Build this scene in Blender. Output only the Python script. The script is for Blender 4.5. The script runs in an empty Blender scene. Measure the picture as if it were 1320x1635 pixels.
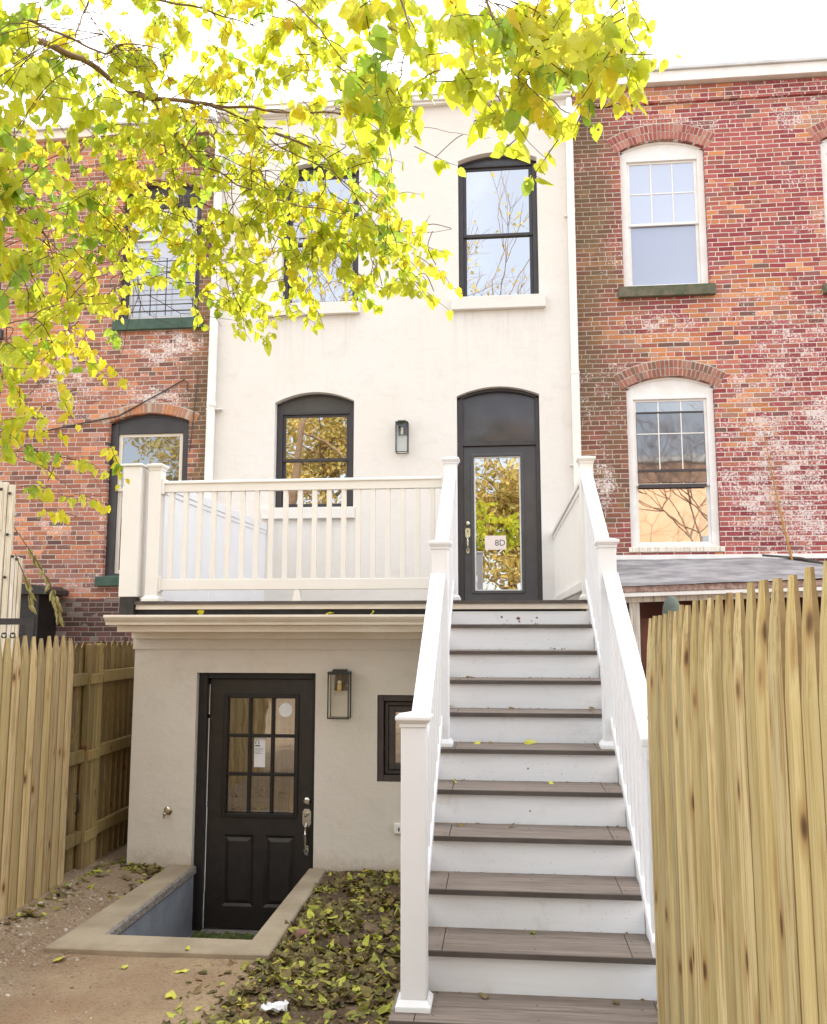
import bpy, bmesh, math, random
from mathutils import Vector, Matrix, noise
import numpy as np
random.seed(7)
rng = np.random.RandomState(7)
S = bpy.context.scene
COL = S.collection
rad = math.radians

# ------------------------------------------------------------------ camera
cam_d = bpy.data.cameras.new('camera')
cam = bpy.data.objects.new('camera', cam_d); COL.objects.link(cam)
R_ = Vector((0.99479, 0.10192, -0.00019)); U_ = Vector((0.0132, -0.12699, 0.99182)); F_ = Vector((-0.10106, 0.98665, 0.12767))
M_ = Matrix((R_, U_, -F_)).transposed().to_4x4(); M_.translation = Vector((0.3649, -6.4575, -0.2063))
cam.matrix_world = M_
cam_d.sensor_fit = 'HORIZONTAL'; cam_d.sensor_width = 36.0
cam_d.lens = 36.0 * 1373.5 / 1320.0
cam_d.shift_y = 0.0065
cam_d.clip_start = 0.05; cam_d.clip_end = 500
S.camera = cam

# ------------------------------------------------------------------ sky, sun, exposure
SUN_EL, SUN_AZ = 41.0, 12.0          # sun stands behind the houses, a little to the right (degrees from +Y)
world = bpy.data.worlds.new('World'); S.world = world; world.use_nodes = True
wt = world.node_tree; wt.nodes.clear()
def wn(t, **k):
    n = wt.nodes.new(t)
    for a, b in k.items(): setattr(n, a, b)
    return n
sky = wn('ShaderNodeTexSky', sky_type='NISHITA', sun_disc=False)
sky.sun_elevation = rad(SUN_EL); sky.sun_rotation = rad(SUN_AZ); sky.air_density = 1.0; sky.dust_density = 2.0; sky.ozone_density = 1.0
tc = wn('ShaderNodeTexCoord'); nz = wn('ShaderNodeTexNoise'); nz.inputs['Scale'].default_value = 2.2; nz.inputs['Detail'].default_value = 6
wt.links.new(tc.outputs['Generated'], nz.inputs['Vector'])
sep = wn('ShaderNodeSeparateXYZ'); wt.links.new(tc.outputs['Generated'], sep.inputs[0])
mr = wn('ShaderNodeMapRange'); mr.inputs['From Min'].default_value = -0.75; mr.inputs['From Max'].default_value = 0.25
mr.inputs['To Min'].default_value = -0.15; mr.inputs['To Max'].default_value = 0.75
wt.links.new(sep.outputs['Y'], mr.inputs['Value'])
ad = wn('ShaderNodeMath', operation='ADD'); wt.links.new(nz.outputs['Fac'], ad.inputs[0]); wt.links.new(mr.outputs[0], ad.inputs[1])
cr = wn('ShaderNodeMapRange', interpolation_type='SMOOTHSTEP'); cr.inputs['To Min'].default_value = .34; cr.inputs['From Min'].default_value = 0.30; cr.inputs['From Max'].default_value = 0.62
wt.links.new(ad.outputs[0], cr.inputs['Value'])
mx = wn('ShaderNodeMix', data_type='RGBA'); wt.links.new(cr.outputs[0], mx.inputs['Factor'])
wt.links.new(sky.outputs[0], mx.inputs['A']); mx.inputs['B'].default_value = (12.7, 12.9, 13.3, 1)
bg = wn('ShaderNodeBackground'); bg.inputs['Strength'].default_value = 0.1
wt.links.new(mx.outputs['Result'], bg.inputs['Color'])
wo = wn('ShaderNodeOutputWorld'); wt.links.new(bg.outputs[0], wo.inputs[0])

sl = bpy.data.lights.new('sun', 'SUN'); sl.energy = 3.5; sl.angle = rad(0.5); sl.color = (1.0, 0.95, 0.86)
sun = bpy.data.objects.new('sun', sl); COL.objects.link(sun)
sd = Vector((math.sin(rad(SUN_AZ)) * math.cos(rad(SUN_EL)), math.cos(rad(SUN_AZ)) * math.cos(rad(SUN_EL)), math.sin(rad(SUN_EL))))
sun.rotation_euler = sd.to_track_quat('Z', 'Y').to_euler(); sun.location = sd * 40
S.view_settings.view_transform = 'Standard'; S.view_settings.look = 'None'; S.view_settings.exposure = 1.16; S.view_settings.gamma = 1.0
S.cycles.max_bounces = 8; S.cycles.diffuse_bounces = 4; S.cycles.transparent_max_bounces = 12
S.cycles.use_denoising = True

# ------------------------------------------------------------------ node helper
class NT:
    def __init__(s, name, bump_dist=0.01):
        s.m = bpy.data.materials.new(name); s.m.use_nodes = True; s.t = s.m.node_tree; s.t.nodes.clear()
        s.out = s.n('ShaderNodeOutputMaterial')
        s.geo = s.n('ShaderNodeNewGeometry'); s.pos = s.geo.outputs['Position']
    def n(s, t, **k):
        n = s.t.nodes.new(t)
        for a, b in k.items(): setattr(n, a, b)
        return n
    def put(s, sock, v):
        if isinstance(v, bpy.types.NodeSocket): s.t.links.new(v, sock)
        elif v is not None:
            if hasattr(sock, 'default_value') and isinstance(v, (tuple, list)) and len(v) == 3 and sock.type == 'RGBA': v = (*v, 1)
            sock.default_value = v
    def math(s, op, a, b=None, c=None, clamp=False):
        n = s.n('ShaderNodeMath', operation=op, use_clamp=clamp); s.put(n.inputs[0], a)
        if b is not None: s.put(n.inputs[1], b)
        if c is not None: s.put(n.inputs[2], c)
        return n.outputs[0]
    def vmul(s, v, k):
        n = s.n('ShaderNodeVectorMath', operation='MULTIPLY'); s.put(n.inputs[0], v); n.inputs[1].default_value = k; return n.outputs[0]
    def noise(s, scale, detail=4, rough=.5, vec=None, dist=0, col=False):
        n = s.n('ShaderNodeTexNoise'); s.put(n.inputs['Vector'], vec if vec is not None else s.pos)
        n.inputs['Scale'].default_value = scale; n.inputs['Detail'].default_value = detail; n.inputs['Roughness'].default_value = rough; n.inputs['Distortion'].default_value = dist
        return n.outputs['Color' if col else 'Fac']
    def mr(s, v, a, b, c=0., d=1., smooth=True):
        n = s.n('ShaderNodeMapRange', interpolation_type='SMOOTHSTEP' if smooth else 'LINEAR'); s.put(n.inputs['Value'], v)
        for k, x in zip(('From Min', 'From Max', 'To Min', 'To Max'), (a, b, c, d)): s.put(n.inputs[k], x)
        return n.outputs[0]
    def mix(s, f, a, b, mode='MIX'):
        n = s.n('ShaderNodeMix', data_type='RGBA', blend_type=mode); s.put(n.inputs['Factor'], f); s.put(n.inputs['A'], a); s.put(n.inputs['B'], b)
        return n.outputs['Result']
    def ramp(s, f, stops, const=False):
        n = s.n('ShaderNodeValToRGB'); e = n.color_ramp.elements
        if const: n.color_ramp.interpolation = 'CONSTANT'
        while len(e) < len(stops): e.new(0.5)
        for i, (p, c) in enumerate(stops): e[i].position = p; e[i].color = (*c, 1)
        s.put(n.inputs[0], f); return n.outputs[0]
    def bump(s, h, strength=.3, dist=.01):
        n = s.n('ShaderNodeBump'); n.inputs['Strength'].default_value = strength; n.inputs['Distance'].default_value = dist; s.put(n.inputs['Height'], h); return n.outputs[0]
    def bsdf(s, col, rough=.6, normal=None, metal=0, spec=.5):
        n = s.n('ShaderNodeBsdfPrincipled'); s.put(n.inputs['Base Color'], col); s.put(n.inputs['Roughness'], rough)
        s.put(n.inputs['Metallic'], metal); s.put(n.inputs['Specular IOR Level'], spec)
        if normal is not None: s.put(n.inputs['Normal'], normal)
        return n.outputs[0]
    def done(s, sh): s.t.links.new(sh, s.out.inputs[0]); return s.m
    def xyz(s):
        n = s.n('ShaderNodeSeparateXYZ'); s.put(n.inputs[0], s.pos); return n.outputs

def mottled(name, c1, c2, scale=3, rough=.6, bscale=60, bstr=.15, bdist=.004, detail=5, spec=.4):
    m = NT(name); f = m.mr(m.noise(scale, detail, .6), .3, .7)
    return m.done(m.bsdf(m.mix(f, c1, c2), rough, m.bump(m.noise(bscale, 4, .6), bstr, bdist), spec=spec))

def mat_stucco(name, base, warm, stain=.25, sills=()):
    m = NT(name)
    f = m.mr(m.noise(.9, 5, .6), .35, .68)
    c = m.mix(m.math('MULTIPLY', f, .55), base, warm)
    c = m.mix(m.math('MULTIPLY', m.mr(m.noise(4.5, 6, .7), .5, .75), stain), c, tuple(x * .84 for x in warm))
    # faint rain streaks
    st = m.noise(1, 4, .6, m.vmul(m.pos, (7, 7, .5)))
    c = m.mix(m.math('MULTIPLY', m.mr(st, .55, .75), stain * .5), c, tuple(x * .8 for x in base))
    if sills:                                             # grey drip stains left by rain under the sills
        SX, SY, SZ = m.xyz()[0:3]; stn = m.noise(1, 4, .65, m.vmul(m.pos, (16, 16, .7)))
        for (a_, b_, z_) in sills:
            k_ = m.math('MULTIPLY', m.math('MULTIPLY', m.mr(SX, a_ - .03, a_ + .05), m.mr(SX, b_ + .03, b_ - .05)), m.math('MULTIPLY', m.mr(SZ, z_ - .75, z_ - .02, 0, 1, False), m.math('LESS_THAN', SZ, z_)))
            c = m.mix(m.math('MULTIPLY', m.math('MULTIPLY', k_, m.mr(stn, .46, .66)), .20), c, (.40, .37, .33))
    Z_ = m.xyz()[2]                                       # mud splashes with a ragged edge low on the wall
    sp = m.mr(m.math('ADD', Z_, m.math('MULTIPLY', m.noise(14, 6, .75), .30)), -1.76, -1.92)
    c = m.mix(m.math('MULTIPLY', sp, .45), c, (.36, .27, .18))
    tr_ = m.noise(1, 5, .7, m.vmul(m.pos, (3.2, 3.2, 5)), dist=1.0)    # trowel marks
    c = m.mix(m.mr(tr_, .52, .7, 0, .22), c, tuple(x * .80 for x in warm))
    h = m.math('ADD', m.math('MULTIPLY', m.noise(7, 5, .65), .8), m.math('MULTIPLY', m.noise(130, 3, .6), .25)); h = m.math('ADD', h, m.math('MULTIPLY', tr_, .6))
    return m.done(m.bsdf(c, .85, m.bump(h, .5, .012), spec=.25))

def mat_brick(name, rampA, rampB, mortar, white=.4, wcenters=(), dark=None, h=.0600, w=.196, bias=.5, mortar_w=.0062, mossx=None):
    m = NT(name)
    wob = m.noise(1.6, 3, .6, col=True); nfine = m.noise(35, 3, .6)
    X, Y, Z = m.xyz()[0:3]
    sw = m.n('ShaderNodeSeparateXYZ'); m.put(sw.inputs[0], wob)
    x = m.math('ADD', X, Y); x = m.math('ADD', x, m.math('MULTIPLY', sw.outputs[0], .02))
    z = m.math('ADD', Z, m.math('MULTIPLY', sw.outputs[1], .022)); z = m.math('ADD', z, 20.0); x = m.math('ADD', x, 50.0)
    ed = m.math('MULTIPLY', m.math('SUBTRACT', nfine, .5), .006)
    zr = m.math('DIVIDE', z, h); row = m.math('FLOOR', zr); fz = m.math('FRACT', zr)
    hd = m.math('LESS_THAN', m.math('MODULO', row, 7.0), .5)
    wv = m.math('MULTIPLY', w, m.math('SUBTRACT', 1.0, m.math('MULTIPLY', hd, .48)))
    wr = m.n('ShaderNodeTexWhiteNoise', noise_dimensions='1D'); m.put(wr.inputs['W'], row)
    off = m.math('ADD', m.math('MULTIPLY', m.math('MODULO', row, 2.0), .5), m.math('MULTIPLY', wr.outputs[0], .22))
    u = m.math('ADD', m.math('DIVIDE', x, wv), off); col = m.math('FLOOR', u); fu = m.math('FRACT', u)
    cv = m.n('ShaderNodeCombineXYZ'); m.put(cv.inputs[0], col); m.put(cv.inputs[1], row)
    wn_ = m.n('ShaderNodeTexWhiteNoise', noise_dimensions='2D'); m.put(wn_.inputs['Vector'], cv.outputs[0]); idv = wn_.outputs[0]
    swc = m.n('ShaderNodeSeparateXYZ'); m.put(swc.inputs[0], wn_.outputs[1]); id2 = swc.outputs[1]; id3 = swc.outputs[2]
    du = m.math('MULTIPLY', m.math('MINIMUM', fu, m.math('SUBTRACT', 1.0, fu)), wv)
    dz = m.math('MULTIPLY', m.math('MINIMUM', fz, m.math('SUBTRACT', 1.0, fz)), h)
    d = m.math('ADD', m.math('MINIMUM', du, dz), ed)
    bm_ = m.mr(d, mortar_w * .55, mortar_w * 1.15)
    a = m.ramp(idv, rampA, True); b = m.ramp(idv, rampB, True)
    sel = m.math('GREATER_THAN', m.math('ADD', m.mr(m.noise(.8, 3, .6), .35, .65), m.math('MULTIPLY', m.math('SUBTRACT', id2, .5), .62)), bias)
    c = m.mix(sel, a, b)
    c = m.mix(m.mr(m.noise(60, 4, .7), .35, .7, 0, .45), c, m.mix(.5, c, (.12, .07, .05)))
    bf = m.mr(id3, 0, 1, .78, 1.15, False)
    c = m.mix(1.0, c, bf, 'MULTIPLY')
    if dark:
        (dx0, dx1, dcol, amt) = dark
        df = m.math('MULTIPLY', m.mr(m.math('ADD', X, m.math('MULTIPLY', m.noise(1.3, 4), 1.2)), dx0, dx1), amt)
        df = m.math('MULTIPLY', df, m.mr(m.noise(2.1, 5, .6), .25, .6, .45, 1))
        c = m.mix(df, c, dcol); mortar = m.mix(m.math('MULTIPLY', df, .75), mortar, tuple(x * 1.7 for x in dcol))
    mc = m.mix(m.mr(m.noise(7, 4, .6), .45, .75, 0, .7), mortar, (.34, .28, .23))
    c = m.mix(bm_, mc, c)
    c = m.mix(m.math('MULTIPLY', m.math('SUBTRACT', 1.0, m.mr(m.math('ABSOLUTE', m.math('SUBTRACT', d, mortar_w * .95)), 0, .0022)), .35), c, (.13, .075, .055))
    # old paint / lime that has stayed on some of the bricks
    wm = m.math('MULTIPLY', m.mr(m.noise(1.1, 4, .65), .5, .72), white)
    for (wx, wz, rx, rz, s_) in wcenters:
        dx = m.math('DIVIDE', m.math('SUBTRACT', X, wx), rx); dzz = m.math('DIVIDE', m.math('SUBTRACT', Z, wz), rz)
        q = m.math('SQRT', m.math('ADD', m.math('MULTIPLY', dx, dx), m.math('MULTIPLY', dzz, dzz)))
        wm = m.math('MAXIMUM', wm, m.math('MULTIPLY', m.mr(m.math('ADD', q, m.math('MULTIPLY', m.math('SUBTRACT', m.noise(2.5, 4), .5), 1.4)), 1.1, .2), s_))
    fl = m.math('ADD', m.noise(38, 5, .8), m.math('ADD', m.math('MULTIPLY', m.math('SUBTRACT', id3, .5), .10), m.math('MULTIPLY', m.math('SUBTRACT', m.noise(7, 4, .7), .5), .35)))
    wf = m.mr(m.math('ADD', fl, m.math('MULTIPLY', wm, .17)), .60, .68)
    wf = m.math('MULTIPLY', wf, m.mr(wm, 0, .08))
    c = m.mix(wf, c, m.mix(m.noise(12, 3), (.80, .74, .71), (.60, .52, .48)))
    hgt = m.math('ADD', m.math('MULTIPLY', bm_, .8), m.math('MULTIPLY', m.noise(70, 4, .7), .35))
    return m.done(m.bsdf(c, .9, m.bump(hgt, .8, .008), spec=.2))

def mat_wood(name, c1, c2, c3, knots=True, island=.5, axis=2, green=None):
    m = NT(name)
    k = [26, 26, 26]; k[axis] = 1.3
    sh = m.math('MULTIPLY', m.geo.outputs['Random Per Island'], 37.0)
    cv = m.n('ShaderNodeVectorMath', operation='ADD'); m.put(cv.inputs[0], m.pos)
    cb = m.n('ShaderNodeCombineXYZ'); [m.put(cb.inputs[i], sh) for i in range(3)]; m.put(cv.inputs[1], cb.outputs[0]); p = cv.outputs[0]
    g = m.noise(1.0, 6, .65, m.vmul(p, tuple(k)), dist=.6)
    c = m.ramp(g, [(.30, c3), (.44, c1), (.56, c2), (.66, c1), (.78, c3)])
    g2 = m.noise(1.0, 3, .7, m.vmul(p, tuple(v * 4 if i != axis else 2.5 for i, v in enumerate(k))))
    c = m.mix(m.mr(g2, .50, .62, 0, .7), c, c3); g3 = m.noise(1.0, 2, .6, m.vmul(p, tuple(v * 9 if i != axis else 1.2 for i, v in enumerate(k)))); c = m.mix(m.mr(g3, .58, .66, 0, .55), c, tuple(x * .55 for x in c3))
    ip = m.geo.outputs['Random Per Island']
    c = m.mix(1.0, c, m.mr(ip, 0, 1, 1 - island * .6, 1 + island * .35, False), 'MULTIPLY')
    c = m.mix(m.mr(m.math('FRACT', m.math('MULTIPLY', ip, 7.31)), .3, 1, 0, .35), c, (.46, .36, .13) if island > .3 else c)
    if green: c = m.mix(m.mr(m.noise(.9, 4, .6, p), .48, .7, 0, .55), c, green)
    h = m.math('MULTIPLY', g2, 1.0)
    if knots:
        vk = m.n('ShaderNodeTexVoronoi', feature='F1'); vk.inputs['Scale'].default_value = 1.0
        m.put(vk.inputs['Vector'], m.vmul(p, (0.0, 11.0, 4.2)))
        kf = m.mr(vk.outputs['Distance'], .17, .05)
        c = m.mix(m.math('MULTIPLY', m.mr(vk.outputs['Distance'], .34, .1), .6), c, (.30, .155, .05))
        c = m.mix(m.math('MULTIPLY', kf, .9), c, (.07, .035, .015))
    return m.done(m.bsdf(c, .75, m.bump(h, .35, .004), spec=.25))

def mat_glass(name, inner=(.02, .022, .025), refl=.35, rough=.01, tint=(1, 1, 1), wav=.0):
    m = NT(name)
    lw = m.n('ShaderNodeLayerWeight'); lw.inputs['Blend'].default_value = .25
    f = m.mr(lw.outputs['Fresnel'], 0, 1, refl, 1.0, False)
    nb = m.bump(m.noise(2.2, 2, .5), .25, wav) if wav else None
    gl = m.n('ShaderNodeBsdfGlossy'); gl.inputs['Roughness'].default_value = rough; gl.inputs['Color'].default_value = (*tint, 1)
    if nb is not None: m.put(gl.inputs['Normal'], nb)
    df = m.bsdf(inner, .9, spec=0)
    ms = m.n('ShaderNodeMixShader'); m.put(ms.inputs[0], f); m.put(ms.inputs[1], df); m.put(ms.inputs[2], gl.outputs[0])
    return m.done(ms.outputs[0])
def mat_clear(name, refl=.3, wav=.0):
    m = NT(name)
    nb = m.bump(m.noise(2.2, 2, .5), .25, wav) if wav else None
    gl = m.n('ShaderNodeBsdfGlossy'); gl.inputs['Roughness'].default_value = .01
    if nb is not None: m.put(gl.inputs['Normal'], nb)
    tr = m.n('ShaderNodeBsdfTransparent'); tr.inputs['Color'].default_value = (.92, .93, .92, 1)
    ms = m.n('ShaderNodeMixShader'); m.put(ms.inputs[0], refl); m.put(ms.inputs[1], tr.outputs[0]); m.put(ms.inputs[2], gl.outputs[0])
    return m.done(ms.outputs[0])
def mat_leaf(name, stops, trans=.5, holes=True, rough=.5):
    m = NT(name)
    ip = m.geo.outputs['Random Per Island']
    c = m.ramp(ip, stops)
    c = m.mix(m.mr(m.noise(30, 3, .6), .35, .75, 0, .4), c, m.mix(.5, c, (.30, .22, .03)))
    c = m.mix(m.mr(m.noise(160, 3, .7), .62, .72, 0, .6), c, (.22, .12, .03))
    c = m.mix(m.mr(m.noise(16, 2), .3, .7, 0, .35), c, m.mix(.5, c, (.75, .75, .25)))
    a = m.bsdf(c, rough, spec=.35)
    t = m.n('ShaderNodeBsdfTranslucent'); m.put(t.inputs['Color'], m.mix(.0, c, c))
    ms = m.n('ShaderNodeMixShader'); ms.inputs[0].default_value = trans; m.put(ms.inputs[1], a); m.put(ms.inputs[2], t.outputs[0])
    sh = ms.outputs[0]
    if holes:
        vo = m.n('ShaderNodeTexVoronoi'); vo.inputs['Scale'].default_value = 38; m.put(vo.inputs['Vector'], m.pos)
        hf = m.math('MULTIPLY', m.math('LESS_THAN', vo.outputs['Distance'], .22), m.math('GREATER_THAN', m.noise(9, 2), .50))
        tr = m.n('ShaderNodeBsdfTransparent'); m2 = m.n('ShaderNodeMixShader'); m.put(m2.inputs[0], hf); m.put(m2.inputs[1], sh); m.put(m2.inputs[2], tr.outputs[0]); sh = m2.outputs[0]
    return m.done(sh)

M = {}
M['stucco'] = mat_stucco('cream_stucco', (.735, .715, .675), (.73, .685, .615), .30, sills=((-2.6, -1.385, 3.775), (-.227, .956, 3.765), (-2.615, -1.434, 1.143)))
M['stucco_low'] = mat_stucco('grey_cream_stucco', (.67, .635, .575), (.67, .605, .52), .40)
red = [(0, (.36, .085, .085)), (.22, (.44, .125, .11)), (.42, (.30, .06, .07)), (.6, (.48, .17, .12)), (.78, (.38, .10, .10)), (.92, (.27, .11, .10))]
ora = [(0, (.54, .19, .10)), (.2, (.60, .24, .10)), (.38, (.44, .14, .10)), (.55, (.62, .28, .14)), (.72, (.37, .14, .11)), (.86, (.48, .25, .18)), (.95, (.20, .11, .09))]
M['brick_r'] = mat_brick('red_brick', ora, red, (.72, .63, .56), .55, ((3.75, 1.5, 1.0, 1.5, .72), (3.3, 2.1, .35, .3, .6), (4.2, 2.3, .4, .4, .8), (3.4, 1.1, .3, .3, .7), (2.35, 3.5, .5, .3, .55), (3.9, 3.0, .7, 1.0, .5), (1.6, 1.55, .22, .5, .75), (2.6, 6.1, .8, .2, .6), (3.7, .55, .8, .25, .9)),
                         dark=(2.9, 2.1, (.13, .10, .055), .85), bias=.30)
bro = [(0, (.50, .20, .12)), (.2, (.56, .22, .11)), (.38, (.34, .14, .10)), (.52, (.62, .26, .13)), (.7, (.28, .13, .10)), (.84, (.50, .26, .20)), (.93, (.16, .09, .08))]
bro2 = [(0, (.40, .16, .11)), (.25, (.50, .20, .12)), (.5, (.31, .13, .10)), (.7, (.43, .21, .16)), (.85, (.22, .11, .09))]
M['brick_l'] = mat_brick('brown_orange_brick', bro, bro2, (.58, .49, .41), .45, ((-3.9, 3.4, .6, .3, .9), (-5.2, 3.0, .6, .7, .6), (-4.0, 2.75, .5, .18, .7), (-5.3, 1.1, .4, .3, .4)),
                         dark=(-3.2, -2.9, (.14, .10, .055), .8), h=.0610, w=.196)
M['brick_base'] = mat_brick('sooty_brick', [(0, (.15, .07, .06)), (.3, (.10, .06, .055)), (.6, (.19, .09, .08)), (.85, (.22, .19, .17))], [(0, (.13, .07, .065)), (.4, (.24, .20, .18)), (.7, (.10, .055, .05))], (.26, .23, .2), .3, h=.0610, w=.196)
M['brick_far'] = mat_brick('pale_orange_brick', ora, ora, (.62, .52, .45), .2, h=.07, w=.22)
def mat_vouss(name, stops):
    m = NT(name); c = m.ramp(m.geo.outputs['Random Per Island'], stops, True)
    c = m.mix(m.mr(m.noise(22, 6, .75), .58, .7, 0, .7), c, (.66, .58, .53))
    return m.done(m.bsdf(c, .9, m.bump(m.noise(70, 4, .7), .5, .004), spec=.2))
M['peach'] = mottled('peach_stucco', (.68, .42, .27), (.60, .35, .20), 1.5, .8)
M['vouss_red'] = mat_vouss('arch_brick_red', [(0, (.34, .10, .085)), (.3, (.40, .14, .11)), (.6, (.28, .08, .07)), (.85, (.44, .2, .15))])
M['vouss_brown'] = mat_vouss('arch_brick_brown', [(0, (.25, .11, .08)), (.3, (.34, .13, .09)), (.6, (.20, .12, .085)), (.85, (.36, .18, .13))])
M['vouss_orange'] = mat_vouss('arch_brick_orange', [(0, (.50, .20, .09)), (.3, (.36, .20, .14)), (.5, (.46, .36, .28)), (.8, (.42, .2, .12))])
M['mortar'] = mottled('old_mortar', (.58, .50, .43), (.40, .34, .29), 8, .9)
M['vinyl'] = mottled('white_vinyl', (.80, .78, .735), (.77, .745, .70), 2, .42, 8, .03, .002, spec=.4)
M['vinyl_cool'] = mottled('bright_white_vinyl', (.80, .81, .835), (.76, .77, .79), 2, .45, 8, .03, .002)
def mat_paint():
    m = NT('white_painted_board'); g = m.noise(1, 5, .65, m.vmul(m.pos, (2, 30, 30)))
    c = m.mix(m.mr(g, .4, .7, 0, .5), (.78, .80, .83), (.71, .73, .755))
    c = m.mix(m.mr(m.noise(5, 5, .7), .56, .74, 0, .35), c, (.5, .46, .40))
    c = m.mix(m.mr(m.noise(75, 3, .7), .66, .72, 0, .6), c, (.25, .21, .18))
    return m.done(m.bsdf(c, .5, m.bump(g, .2, .002), spec=.4))
M['paint'] = mat_paint()
M['trim'] = mottled('cream_trim_paint', (.76, .70, .61), (.70, .62, .51), 3, .5, 20, .1, .003)
M['white_trim'] = mottled('weathered_white_paint', (.82, .815, .80), (.74, .72, .68), 5, .6, 40, .25, .003)
def mat_comp():
    m = NT('grey_brown_composite'); g = m.noise(1, 6, .7, m.vmul(m.pos, (3, 55, 55)), dist=.5)
    c = m.ramp(g, [(.3, (.115, .092, .077)), (.5, (.20, .162, .137)), (.7, (.28, .23, .195))])
    c = m.mix(m.mr(m.noise(2.2, 4, .6), .5, .75, 0, .35), c, (.25, .20, .155))
    return m.done(m.bsdf(c, .7, m.bump(g, .35, .003), spec=.3))
M['comp'] = mat_comp()
M['comp_edge'] = mottled('composite_nosing', (.075, .062, .055), (.105, .087, .077), 6, .65, 40, .2, .002)
M['dark_void'] = mottled('membrane_shade_black', (.02, .02, .022), (.035, .034, .035), 6, .8)
M['slate_paint'] = mottled('dark_slate_paint', (.050, .051, .058), (.068, .068, .076), 3, .24, 5, .25, .01, spec=.6)
M['bronze'] = mottled('dark_bronze_frame', (.035, .031, .034), (.05, .046, .05), 4, .4, 30, .1, .002, spec=.5)
M['olive_panel'] = mottled('dark_olive_panel', (.085, .082, .07), (.06, .058, .05), 2, .45)
M['black_door'] = mottled('black_brown_paint', (.017, .013, .011), (.026, .020, .016), 14, .42, 90, .35, .002, spec=.5)
M['black_trim'] = mottled('black_trim_paint', (.012, .010, .010), (.02, .017, .016), 9, .45)
M['brown_frame'] = mottled('dark_brown_frame', (.05, .038, .032), (.07, .055, .047), 9, .5)
def mat_metal(name, c, r=.28):
    m = NT(name); return m.done(m.bsdf(c, r, m.bump(m.noise(60, 2), .1, .002), metal=1))
M['nickel'] = mat_metal('brushed_nickel', (.72, .69, .63), .25)
M['brass'] = mat_metal('dull_brass', (.35, .30, .18), .4)
M['iron'] = mottled('black_iron', (.02, .018, .017), (.035, .03, .027), 20, .5)
M['lamp_black'] = mottled('black_lamp_metal', (.016, .016, .012), (.026, .026, .02), 20, .4)
M['lamp_glass'] = mat_clear('lamp_glass', .06)
M['bulb'] = mottled('frosted_bulb', (.75, .68, .5), (.8, .74, .58), 8, .15)
M['amber'] = mottled('amber_bulb', (.65, .38, .10), (.75, .5, .2), 8, .1)
M['glass_sky'] = mat_glass('window_glass', (.03, .035, .04), .62, wav=.0025)
M['glass_gold'] = mat_glass('window_glass_wavy', (.02, .018, .012), .55, wav=.004)
M['glass_dim'] = mat_glass('dim_window_glass', (.045, .05, .05), .28, wav=.006)
M['glass_screen'] = mat_glass('screened_glass', (.28, .32, .44), .18, .12)
M['glass_blind'] = mat_glass('glass_over_white_blind', (.42, .47, .60), .25, .05)
M['glass_curtain'] = mat_glass('glass_over_curtain', (.45, .46, .50), .22, .05, wav=.01)
M['glass_storm'] = mat_glass('storm_glass', (.04, .04, .05), .16, .03, wav=.006)
M['glass_door'] = mat_clear('door_glass', .62, wav=.006)
M['glass_low'] = mat_clear('low_door_glass', .22, wav=.01)
M['paper'] = mottled('white_paper', (.80, .80, .82), (.74, .74, .77), 5, .6, 20, .1, .001)
M['ink'] = mottled('grey_ink', (.06, .06, .065), (.1, .1, .11), 30, .7)
M['pink_paper'] = mottled('pinkish_paper', (.80, .70, .64), (.78, .66, .58), 9, .7)
M['hall'] = mottled('warm_hall_wall', (.62, .42, .16), (.55, .36, .13), 3, .8)
M['kraft'] = mat_wood('interior_plywood', (.20, .125, .055), (.27, .175, .08), (.11, .065, .03), knots=False, island=.1)
M['moss_green'] = mottled('mossy_green', (.07, .10, .03), (.14, .17, .05), 25, .95, 90, .9, .02)
M['green_sill'] = mottled('green_painted_sill', (.035, .075, .055), (.06, .11, .075), 7, .6, 60, .4, .004)
M['stone_sill'] = mottled('mossy_stone', (.17, .145, .10), (.075, .10, .06), 9, .9, 45, .8, .012)
M['roofing'] = mottled('grey_roll_roofing', (.16, .15, .155), (.34, .325, .33), 3.5, .85, 120, .3, .003)
M['roof_metal'] = mottled('pale_flashing', (.66, .67, .68), (.5, .5, .5), 3, .45, 12, .3, .004)
M['peeling'] = mottled('peeling_red_paint', (.42, .30, .25), (.20, .11, .09), 18, .9, 60, .9, .01)
M['rust_wall'] = mottled('red_brown_boards', (.16, .055, .035), (.09, .035, .025), 4, .8)
M['picket'] = mat_wood('new_treated_pine', (.46, .36, .17), (.54, .44, .235), (.28, .185, .075))
M['picket_edge'] = mottled('picket_seam_shade', (.21, .145, .065), (.29, .205, .095), 20, .85)  # darker tone on the edge faces paints the shade seams between pickets
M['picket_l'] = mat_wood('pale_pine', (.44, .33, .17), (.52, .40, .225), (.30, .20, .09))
M['picket_d'] = mat_wood('greenish_shaded_pine', (.19, .135, .058), (.24, .17, .078), (.11, .07, .032), green=(.10, .105, .035))  # darker copy of the pine: the corner's shade is put into its colour
M['old_white_wood'] = mat_wood('chalky_white_boards', (.66, .62, .54), (.74, .70, .63), (.34, .28, .22), knots=False)
M['coping'] = mottled('sandy_concrete', (.38, .315, .225), (.28, .225, .155), 3.5, .9, 70, .5, .006)
M['coping_rough'] = mottled('broken_concrete_edge', (.30, .27, .235), (.19, .17, .15), 22, .95, 35, 1, .03)
M['well_wall'] = mottled('blue_grey_render', (.25, .275, .315), (.185, .20, .235), 5, .75, 25, .4, .006)
M['cover'] = mottled('grey_green_cover', (.13, .155, .125), (.09, .11, .095), 9, .7)
M['bark'] = mottled('branch_bark', (.27, .18, .11), (.17, .11, .065), 18, .9, 60, .8, .006)
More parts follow.
